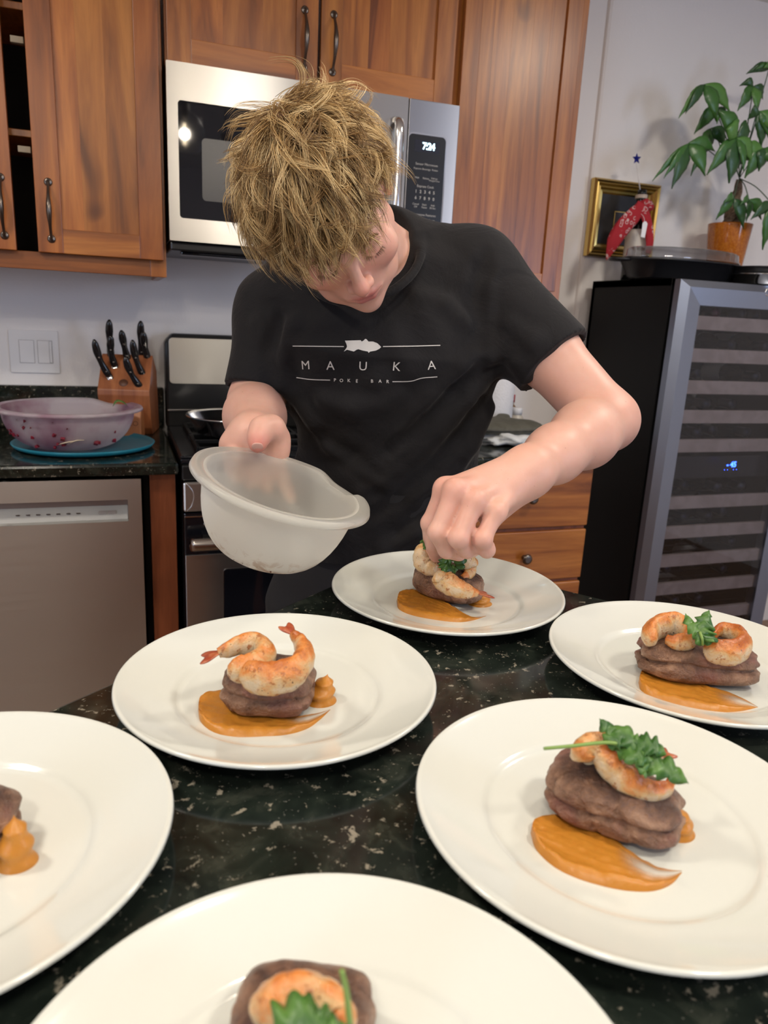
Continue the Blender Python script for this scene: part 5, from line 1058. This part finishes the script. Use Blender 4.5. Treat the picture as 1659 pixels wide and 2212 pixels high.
bm.to_mesh(me); bm.free(); me.polygons.foreach_set('use_smooth', [True]*len(me.polygons))
co = np.empty(len(me.vertices)*3, np.float32); me.vertices.foreach_get('co', co); co = co.reshape(-1, 3)
L = (co-HC)@HA.T
def bl(c, r, sq=(1, 1, 1)): q_ = (L-np.array(c))/(np.array(sq)*r); return np.exp(-(q_**2).sum(1))
lips = np.clip(1.5*(bl((0, -.0655, .096), .0055, (3.4, 1, 2))+bl((0, -.0765, .094), .0055, (3., 1, 2))), 0, 1)
red = .7*bl((0, -.036, .11), .016)+.5*(bl((.04, -.03, .07), .024)+bl((-.04, -.03, .07), .024))+.6*(bl((.08, 0, -.01), .03))
for q_, r_, w_ in ((elL, .05, .35), (at(557, 962, .978), .017, 1.2), (at(984, 1062, .888), .03, .4), (at(1037, 1166, .88), .02, .3), (at(941, 1200, .955), .012, .4), (at(985, 1162, .878), .015, .3)):
    red = red+w_*np.exp(-((co-q_)**2).sum(1)/r_**2)
vcol(me, 'lips', lips); vcol(me, 'flush', np.clip(red, 0, 1.2))
m_, nt, b = newmat('skin'); v = coords(nt, (1, 1, 1)); n = noise_t(nt, v, 26, 4, .6); n2 = noise_t(nt, v, 700, 3, .6)
a1 = nd(nt, 'ShaderNodeAttribute', attribute_name='flush'); a2 = nd(nt, 'ShaderNodeAttribute', attribute_name='lips')
c = mixc(nt, ramp(nt, n, [(.35, (0, 0, 0)), (.7, (1, 1, 1))]), (.67, .375, .285), (.71, .42, .33)); c = mixc(nt, a1.outputs['Fac'], c, (.62, .235, .18)); c = mixc(nt, a2.outputs['Fac'], c, (.50, .17, .15))
fk = noise_t(nt, v, 190, 2, .5); c = mixc(nt, ramp(nt, fk, [(.745, (0, 0, 0)), (.78, (.5, .5, .5))]), c, (.32, .14, .08))
lk(nt, c, b.inputs['Base Color']); setp(b, Roughness=.45, Subsurface_Weight=.35, Subsurface_Scale=.008, Subsurface_Radius=(1., .35, .2), Specular_IOR_Level=.4); bump(nt, b, n2, .18, .0006); M['skin'] = m_
body = put('body', me, m_, person)
bvh_body = BVHTree.FromPolygons([Vector(p) for p in co.tolist()], [tuple(p.vertices) for p in me.polygons])
# finger nail on the pressing finger, brows, lashes
def nail(c, ax, nr, w_, l_):
    ax = nrm(ax); nr = nrm(np.array(nr)-ax*(np.array(nr)@ax)); sd = np.cross(ax, nr)
    return put('nail', blob('nail', c, (l_, w_, .0016), np.stack([ax, sd, nr]), amp=0, n=(16, 10), pw=2.6), plain('nail', (.66, .37, .30), .25) if 'nail' not in bpy.data.materials else bpy.data.materials['nail'], person)
J = [at(*q_) for q_ in HL['i']]; vv = nrm(CP-J[3])
nail(J[3]+vv*.0076+(J[3]-J[2])*.08, J[3]-J[2], vv, .0058, .0075)
tp_ = at(556, 962, .981); vt = nrm(CP-tp_); nail(tp_+vt*.0098-_u*.0015, _u*-.5-vt*.6, _u*.75+vt*.75, .0075, .0070)
hm = plain('brow_hair', (.30, .17, .075), .6)
def hairs(name, roots, dirs, lens, w_, mat):
    V = []; F = []
    for r_, d_, l_ in zip(roots, dirs, lens):
        d_ = nrm(d_); s_ = nrm(np.cross(d_, r_-CP)); i = len(V); V += [r_-s_*w_, r_+s_*w_, r_+d_*l_*.6+s_*w_*.7, r_+d_*l_*.6-s_*w_*.7, r_+d_*l_]; F += [(i, i+1, i+2, i+3), (i+3, i+2, i+4)]
    return put(name, mesh(name, V, F), mat, person)
def snap(p, lift):
    h = bvh_body.find_nearest(Vector(p)); return np.array(h[0])+np.array(h[1])*lift, np.array(h[1])
for s in (-1, 1):
    R_, D_, L_l = [], [], []
    for k in range(120):
        t = random.random(); p, nn_ = snap(hp_(s*(.014+.034*t), .013+.006*math.sin(t*2.6)+random.uniform(-.003, .003), .09), .0002); R_.append(p); D_.append(HS*s+HU*.25*(1-2*t)+nn_*.25); L_l.append(.006)
    hairs('eyebrow', R_, D_, L_l, .00022, hm); R_, D_, L_l = [], [], []
    for k in range(46):
        t = k/45; p, nn_ = snap(hp_(s*(.020+.024*t), -.0115+.004*abs(t-.5), .0855-.005*t), .0005); R_.append(p); D_.append(nn_*.8-HU*.8+HS*s*(.5*t)); L_l.append(.007)
    hairs('eyelashes', R_, D_, L_l, .00018, plain('lash_hair', (.10, .05, .02), .6))
# ------------------------------------------------------------------ t-shirt
g = Grid(np.array([.02, .95, .86]), np.array([.86, 1.50, 1.52]), .0031)
g.op(torso(.004, .0042), 0)
g.op(cone(shL-UA*.012, shR-UA*.012, .060, .060), .04)
g.op(cone(shL, nb+UA*.005, .058, .050), .045); g.op(cone(shR, nb+UA*.005, .056, .050), .045)
hL = at(1203, 780, 1.17); hR = at(562, 850, 1.235); nL = nrm(hL-shL); nR = nrm(hR-shR); nLr = nrm(at(1203, 780, 1.17)-at(1175, 740, 1.175))
hLn = nrm(nrm(elL-shL)+.0*UA)
g.op(clip(cone(shL, shL+(elL-shL)*.75, .064, .068), hL, hLn), .035)
g.op(clip(cone(shR, shR+(elR-shR)*1.1, .060, .056), hR, nrm(elR-shR)), .030)
# folds
def fold(pts, r_, k=.02, mode='add', dep=.006):
    Q = []
    for (px, py) in pts:
        d = ray(px, py); d = d/np.linalg.norm(d); t = 1.0; 
        for _ in range(60):
            p = CP+d*t; i = ((p-g.lo)/g.h).astype(int)
            if (i < 0).any() or (i >= g.n).any(): t += .01; continue
            f_ = g.f[tuple(i)]
            if f_ < .001: break
            t += min(max(f_*.6, .001), .02)
        Q.append(p+d*(r_-dep if mode == 'add' else dep-r_))
    g.op(chain(Q, [r_*.6]+[r_]*(len(Q)-2)+[r_*.5], .01), k, mode)
for f_ in ([(1062, 800), (1010, 860), (950, 930), (860, 1010), (780, 1060)], [(1058, 880), (1020, 960), (960, 1040), (900, 1100)], [(1068, 760), (1000, 790), (930, 850), (880, 930), (850, 990)], [(660, 880), (720, 960), (800, 1010), (850, 1060)],
           [(700, 860), (760, 880), (820, 870), (860, 850)], [(1050, 620), (1040, 700), (1062, 770)], [(1100, 700), (1150, 740), (1200, 760)], [(1090, 740), (1120, 780), (1140, 815)], [(560, 700), (590, 770), (600, 830)], [(960, 1090), (900, 1150), (830, 1190), (780, 1210)], [(640, 700), (610, 770), (640, 850), (680, 920)], [(900, 640), (960, 660), (1010, 700)]):
    fold(f_, .010)
for f_ in ([(1040, 790), (985, 850), (920, 915), (840, 975)], [(1040, 870), (990, 950), (930, 1020), (860, 1080), (800, 1120)], [(1050, 540), (1040, 580), (1030, 640), (1045, 740)], [(690, 940), (760, 990), (820, 1030)], [(600, 690), (575, 760), (590, 830)], [(1000, 1010), (930, 1090), (860, 1150)]):
    fold(f_, .012, .015, 'cut', .0055)
# neck opening and collar
cc_ = at(786, 560, 1.135); cf_ = at(770, 652, 1.075); cA = cf_-cc_; cl = np.linalg.norm(cA); cA = cA/cl; cS = nrm(SA-cA*(SA@cA)); cN = np.cross(cS, cA)
if cN@UA < 0: cN = -cN
ringp = [cc_+cS*.088*math.cos(a)+cA*cl*math.sin(a) for a in np.linspace(0, 2*math.pi, 65)]
RP = []
for p in ringp:
    q_, n_ = p, None; RP.append(p)
g.op(ell(cc_+cN*.028, (.082, cl*.93, .052), np.stack([cS, cA, cN])), .006, 'cut')
g.op(chain(RP, [.0068]*65, 0), .010); 
g.op(ell(cc_+cN*.034, (.079, cl*.90, .050), np.stack([cS, cA, cN])), .002, 'cut')
# sleeve mouths
g.op(cone(hL-hLn*.035, hL+hLn*.06, .050, .060), .004, 'cut'); nR2 = nrm(elR-shR); g.op(cone(hR-nR2*.03, hR+nR2*.05, .047, .056), .004, 'cut')
me = g.mesh('t_shirt'); bm = bmesh.new(); bm.from_mesh(me); bmesh.ops.smooth_vert(bm, verts=bm.verts, factor=.5, use_axis_x=True, use_axis_y=True, use_axis_z=True); bm.to_mesh(me); bm.free(); me.polygons.foreach_set('use_smooth', [True]*len(me.polygons))
m_, nt, b = newmat('black_cotton'); v = coords(nt, (1, 1, 1)); n = noise_t(nt, v, 14, 5, .6, 1.2); n2 = noise_t(nt, v, 900, 2, .5)
lk(nt, mixc(nt, n, (.0080, .0075, .0088), (.0125, .0117, .0125)), b.inputs['Base Color']); setp(b, Roughness=.85, Sheen_Weight=.10, Sheen_Roughness=.4, Specular_IOR_Level=.25)
ad = nd(nt, 'ShaderNodeMath', operation='MULTIPLY_ADD'); ad.inputs[1].default_value = 12.; lk(nt, n, ad.inputs[0]); lk(nt, n2, ad.inputs[2]); bump(nt, b, ad.outputs[0], .30, .0012)
shirt = put('t_shirt', me, m_, person); M['cotton'] = m_
vv_ = np.empty(len(me.vertices)*3, np.float32); me.vertices.foreach_get('co', vv_); vv_ = vv_.reshape(-1, 3)
bvh = BVHTree.FromPolygons([Vector(p) for p in vv_.tolist()], [tuple(p.vertices) for p in me.polygons])
pdir = Vector(nrm(at(790, 785, 1.2)-CP))
def stick(me, mat, name='print'):
    """lay a flat design (given in chest coordinates) onto the cloth"""
    bm = bmesh.new(); bm.from_mesh(me); bmesh.ops.subdivide_edges(bm, edges=[e for e in bm.edges if e.calc_length() > 6], cuts=3, use_grid_fill=True)
    for v_ in bm.verts:
        p = Vector(at(v_.co.x, v_.co.y, 1.09)); h = bvh.ray_cast(p-pdir*.25, pdir)
        v_.co = (h[0]-pdir*.0009) if h[0] else p
    bm.to_mesh(me); bm.free(); me.materials.clear(); return put(name, me, mat, shirt)
def strip2(pts, w_):
    P = smoothpath([(x, y, 0) for x, y in pts], 40); V = []
    for p in P: V += [(p[0], p[1]-w_/2, 0), (p[0], p[1]+w_/2, 0)]
    return mesh('line', V, [(2*i, 2*i+1, 2*i+3, 2*i+2) for i in range(39)])
for L_l in ([(625, 746), (680, 747), (742, 748)], [(828, 748), (890, 747), (955, 745)], [(629, 818), (665, 822), (709, 823)], [(850, 826), (890, 825), (915, 818), (950, 815)]): stick(strip2(L_l, 1.9), M['print'], 'printed_line')
def px_text(s, x, y, size, rot=0., bold=0., italic=False):
    me = textme(s, 1., 1., bold); bm = bmesh.new(); bm.from_mesh(me)
    top_ = [f for f in bm.faces if f.normal.z > .5]; bmesh.ops.delete(bm, geom=[f for f in bm.faces if f not in set(top_)], context='FACES')
    for v_ in bm.verts: X, Y = v_.co.x*size, -v_.co.y*size; v_.co = (x+X*math.cos(rot)-Y*math.sin(rot), y+X*math.sin(rot)+Y*math.cos(rot), 0)
    bm.to_mesh(me); bm.free(); return me
for s, x, y, r_ in (('M', 653, 790, -.03), ('A', 711, 791, .02), ('U', 784, 792, .05), ('K', 858, 793, .08), ('A', 936, 790, -.10)): stick(px_text(s, x, y, 28, r_, 0.), M['print'], 'printed_letter')
for s, x, y in (('P', 720, 823), ('O', 735, 824), ('K', 752, 824), ('E', 770, 825), ('B', 804, 825), ('A', 822, 825), ('R', 839, 826)): stick(px_text(s, x, y, 10.5, .02, .008), M['print'], 'printed_letter')
fish = [(744, 735), (749, 741), (753, 747), (762, 744), (772, 739), (776, 737), (779, 734), (781, 737), (785, 735), (789, 731), (792, 732), (796, 737), (806, 737), (816, 741), (822, 747), (824, 749), (820, 753), (812, 757), (800, 759), (796, 762), (795, 759), (784, 757), (774, 754), (770, 755), (764, 759), (763, 757), (767, 753), (760, 751), (753, 750), (749, 755), (742, 759), (747, 752), (749, 748), (747, 741)]
bm = bmesh.new(); f_ = bm.faces.new([bm.verts.new((x, y, 0)) for x, y in fish]); bmesh.ops.triangulate(bm, faces=[f_]); fm_ = bpy.data.meshes.new('fish'); bm.to_mesh(fm_); bm.free(); stick(fm_, M['print'], 'printed_fish')
# ------------------------------------------------------------------ trousers, shoes
g = Grid(np.array([.10, 1.02, .08]), np.array([.86, 1.58, 1.0]), .008)
hc = TS[-1][0]+np.array([0, .01, -.03]); kn = [hc+SA*s*.11+np.array([0, -.02, -.42]) for s in (1, -1)]; an = [hc+SA*s*.14+np.array([.0, .04, -.42-.40]) for s in (1, -1)]
for k in range(2): an[k][2] = .10
g.op(torso(-.002), 0); g.op(ell(hc, (.165, .12, .12), np.stack([SA, [0, 0, 1], np.cross(SA, [0, 0, 1])])), .03)
for k, s in enumerate((1, -1)): g.op(chain([hc+SA*s*.085, kn[k], an[k]], [.095, .068, .055], .03), .03)
put('trousers', g.mesh('trousers'), plain('black_trousers', (.012, .012, .014), .8), person)
for k in range(2):
    c = an[k]; put('shoe', blob('shoe', (c[0]-.02, c[1]-.05, .045), (.05, .135, .045), amp=.05, fr=10), plain('dark_shoe', (.02, .02, .022), .5) if 'dark_shoe' not in bpy.data.materials else bpy.data.materials['dark_shoe'], person)
# ------------------------------------------------------------------ hair
def make_hair():
    c0 = np.array([0, .030, -.012]); rad = np.array([.079, .092, .101]); whorl = np.array([-.012, .105, -.055])
    G = (np.array([0, 0, -1.])@HA.T)                                  # gravity in head axes
    NG, MS = 1500, 20; R = []
    while len(R) < NG:
        d = RNG.normal(size=3); d /= np.linalg.norm(d); p = c0+d*rad; s, u, f = p
        lim = .068 if f > .045 else (.022+(f+.01)*.85 if f > -.01 else (-.012 if f > -.045 else -.055))
        if abs(s) < .05 and f > .03: lim = .066
        if s > .04 and -.045 < f < .03: lim = max(lim, .030)
        if u < lim: continue
        R.append(p)
    R = np.array(R); nrmv = (R-c0)/rad**2; nrmv /= np.linalg.norm(nrmv, axis=1)[:, None]
    seg = np.array([.006, .022, .060]); tq = np.clip(((R-whorl)@seg)/(seg@seg), 0, 1)[:, None]; fl = R-(whorl+seg*tq)+np.array([0, 0, .012]); fl -= nrmv*(fl*nrmv).sum(1)[:, None]; dist = np.linalg.norm(fl, axis=1); fl /= dist[:, None]+1e-6
    sw = np.cross(nrmv, fl); jit = RNG.normal(size=(NG, 3))*.13; jit -= nrmv*(jit*nrmv).sum(1)[:, None]
    D = fl+.15*sw+jit+nrmv*(.25+.25*RNG.random((NG, 1))); D /= np.linalg.norm(D, axis=1)[:, None]
    f = R[:, 2]; Ls = np.where(f > .02, np.where(R[:, 0] > .015, .074, .092), np.where(f > -.04, .105, .085))*RNG.uniform(.6, 1.15, NG); Ls = np.where((R[:, 1] < .045) & (f < 0.05), Ls*np.where(R[:, 0] > 0, .42, .62), Ls); Ls = np.where(R[:, 0] > .035, Ls*.75, Ls); Ls = np.where((R[:, 0] > .045) & (R[:, 1] < .075), Ls*.62, Ls)
    lift = RNG.uniform(.05, .38, NG)*np.where(R[:, 1] < .03, .75, 1.); P = [R.copy()]; pos = R.copy(); curl = RNG.normal(size=(NG, 3))*.07
    for k in range(1, MS):
        ds = (Ls/(MS-1))[:, None]; t = k/(MS-1); q = (pos-c0)/rad; nn = q/rad; nn /= np.linalg.norm(nn, axis=1)[:, None]
        D = D+G*(.03+.12*t)+curl*(.5+1.6*t)+RNG.normal(size=(NG, 3))*.02; out = (D*nn).sum(1)[:, None]
        rq = np.linalg.norm(q, axis=1)[:, None]; near = rq < 1+lift[:, None]*min(1, t*2.2); D = np.where(near & (out < .05), D-nn*(out-.06), D); D = np.where((rq > 1+lift[:, None]*1.25) & (out > .25), D-nn*(out-.1), D)
        D /= np.linalg.norm(D, axis=1)[:, None]; pos = pos+D*ds; q = (pos-c0)/rad; rq = np.linalg.norm(q, axis=1)[:, None]; m = 1.012+lift[:, None]*.35*min(1, 2*t)
        face = ((pos[:, 2] > .06) & (pos[:, 1] < .05))[:, None]; pos = np.where((rq < m) & ~face, c0+(pos-c0)*(m/rq), pos); P.append(pos.copy())
    P = np.stack(P, 1)
    for _ in range(7): Q = P.copy(); Q[:, 1:-1] = .25*P[:, :-2]+.5*P[:, 1:-1]+.25*P[:, 2:]; Q[:, -1] = P[:, -1]; P = Q
    NC = 13; tt = np.linspace(0, 1, MS)[None, None, :, None]
    off = RNG.normal(size=(NG, NC, 3))*.0042; spread = .10+.55*RNG.random((NG, 1, 1, 1))**2; jc = RNG.normal(size=(NG, NC, 1, 3))*.0022
    C = P[:, None]+off[:, :, None]*(1-(1-spread)*tt)+jc*tt**2
    ln = RNG.uniform(.72, 1.05, (NG, NC, 1, 1)); idx = np.clip(np.linspace(0, 1, MS)[None, None, :]*ln[..., 0], 0, 1)*(MS-1); i0 = np.minimum(idx.astype(int), MS-2); fr = (idx-i0)[..., None]
    a = np.take_along_axis(C, i0[..., None].repeat(3, -1), 2); b = np.take_along_axis(C, (i0+1)[..., None].repeat(3, -1), 2); C = (a*(1-fr)+b*fr).reshape(-1, MS, 3)[:, ::1]
    N = len(C); W3 = C@HA+HC                                          # to world
    T = np.gradient(W3, axis=1); T /= np.linalg.norm(T, axis=2)[..., None]+1e-9; ref = RNG.normal(size=(N, 1, 3)); A = np.cross(T, ref); A /= np.linalg.norm(A, axis=2)[..., None]+1e-9; B = np.cross(T, A)
    wd = (RNG.uniform(.00024, .00052, (N, 1))*np.interp(np.linspace(0, 1, MS), [0, .1, .6, 1], [.8, 1, .85, .12])[None])[..., None]
    ring = np.stack([W3+wd*(A*math.cos(a_)+B*math.sin(a_)) for a_ in (0, 2.094, 4.189)], 2); V = ring.reshape(-1, 3); base = (np.arange(N)*MS*3)[:, None, None]
    i = np.arange(MS-1)[None, :, None]*3; k = np.arange(3)[None, None, :]; k2 = (k+1) % 3; F = np.stack(np.broadcast_arrays(base+i+k, base+i+k2, base+i+3+k2, base+i+3+k), -1).reshape(-1, 4)
    me = mesh('hair', V, F, True)
    ct = np.clip(RNG.normal(.53, .24, (NG, 1))+RNG.normal(0, .13, (NG, NC)), 0, 1).reshape(-1); up_ = (R[:, 1] > .03).repeat(NC)*.0
    vcol(me, 'tone', np.repeat(ct, MS*3)); vcol(me, 'along', np.tile(np.repeat(np.linspace(0, 1, MS), 3), N)); return me
me = make_hair()
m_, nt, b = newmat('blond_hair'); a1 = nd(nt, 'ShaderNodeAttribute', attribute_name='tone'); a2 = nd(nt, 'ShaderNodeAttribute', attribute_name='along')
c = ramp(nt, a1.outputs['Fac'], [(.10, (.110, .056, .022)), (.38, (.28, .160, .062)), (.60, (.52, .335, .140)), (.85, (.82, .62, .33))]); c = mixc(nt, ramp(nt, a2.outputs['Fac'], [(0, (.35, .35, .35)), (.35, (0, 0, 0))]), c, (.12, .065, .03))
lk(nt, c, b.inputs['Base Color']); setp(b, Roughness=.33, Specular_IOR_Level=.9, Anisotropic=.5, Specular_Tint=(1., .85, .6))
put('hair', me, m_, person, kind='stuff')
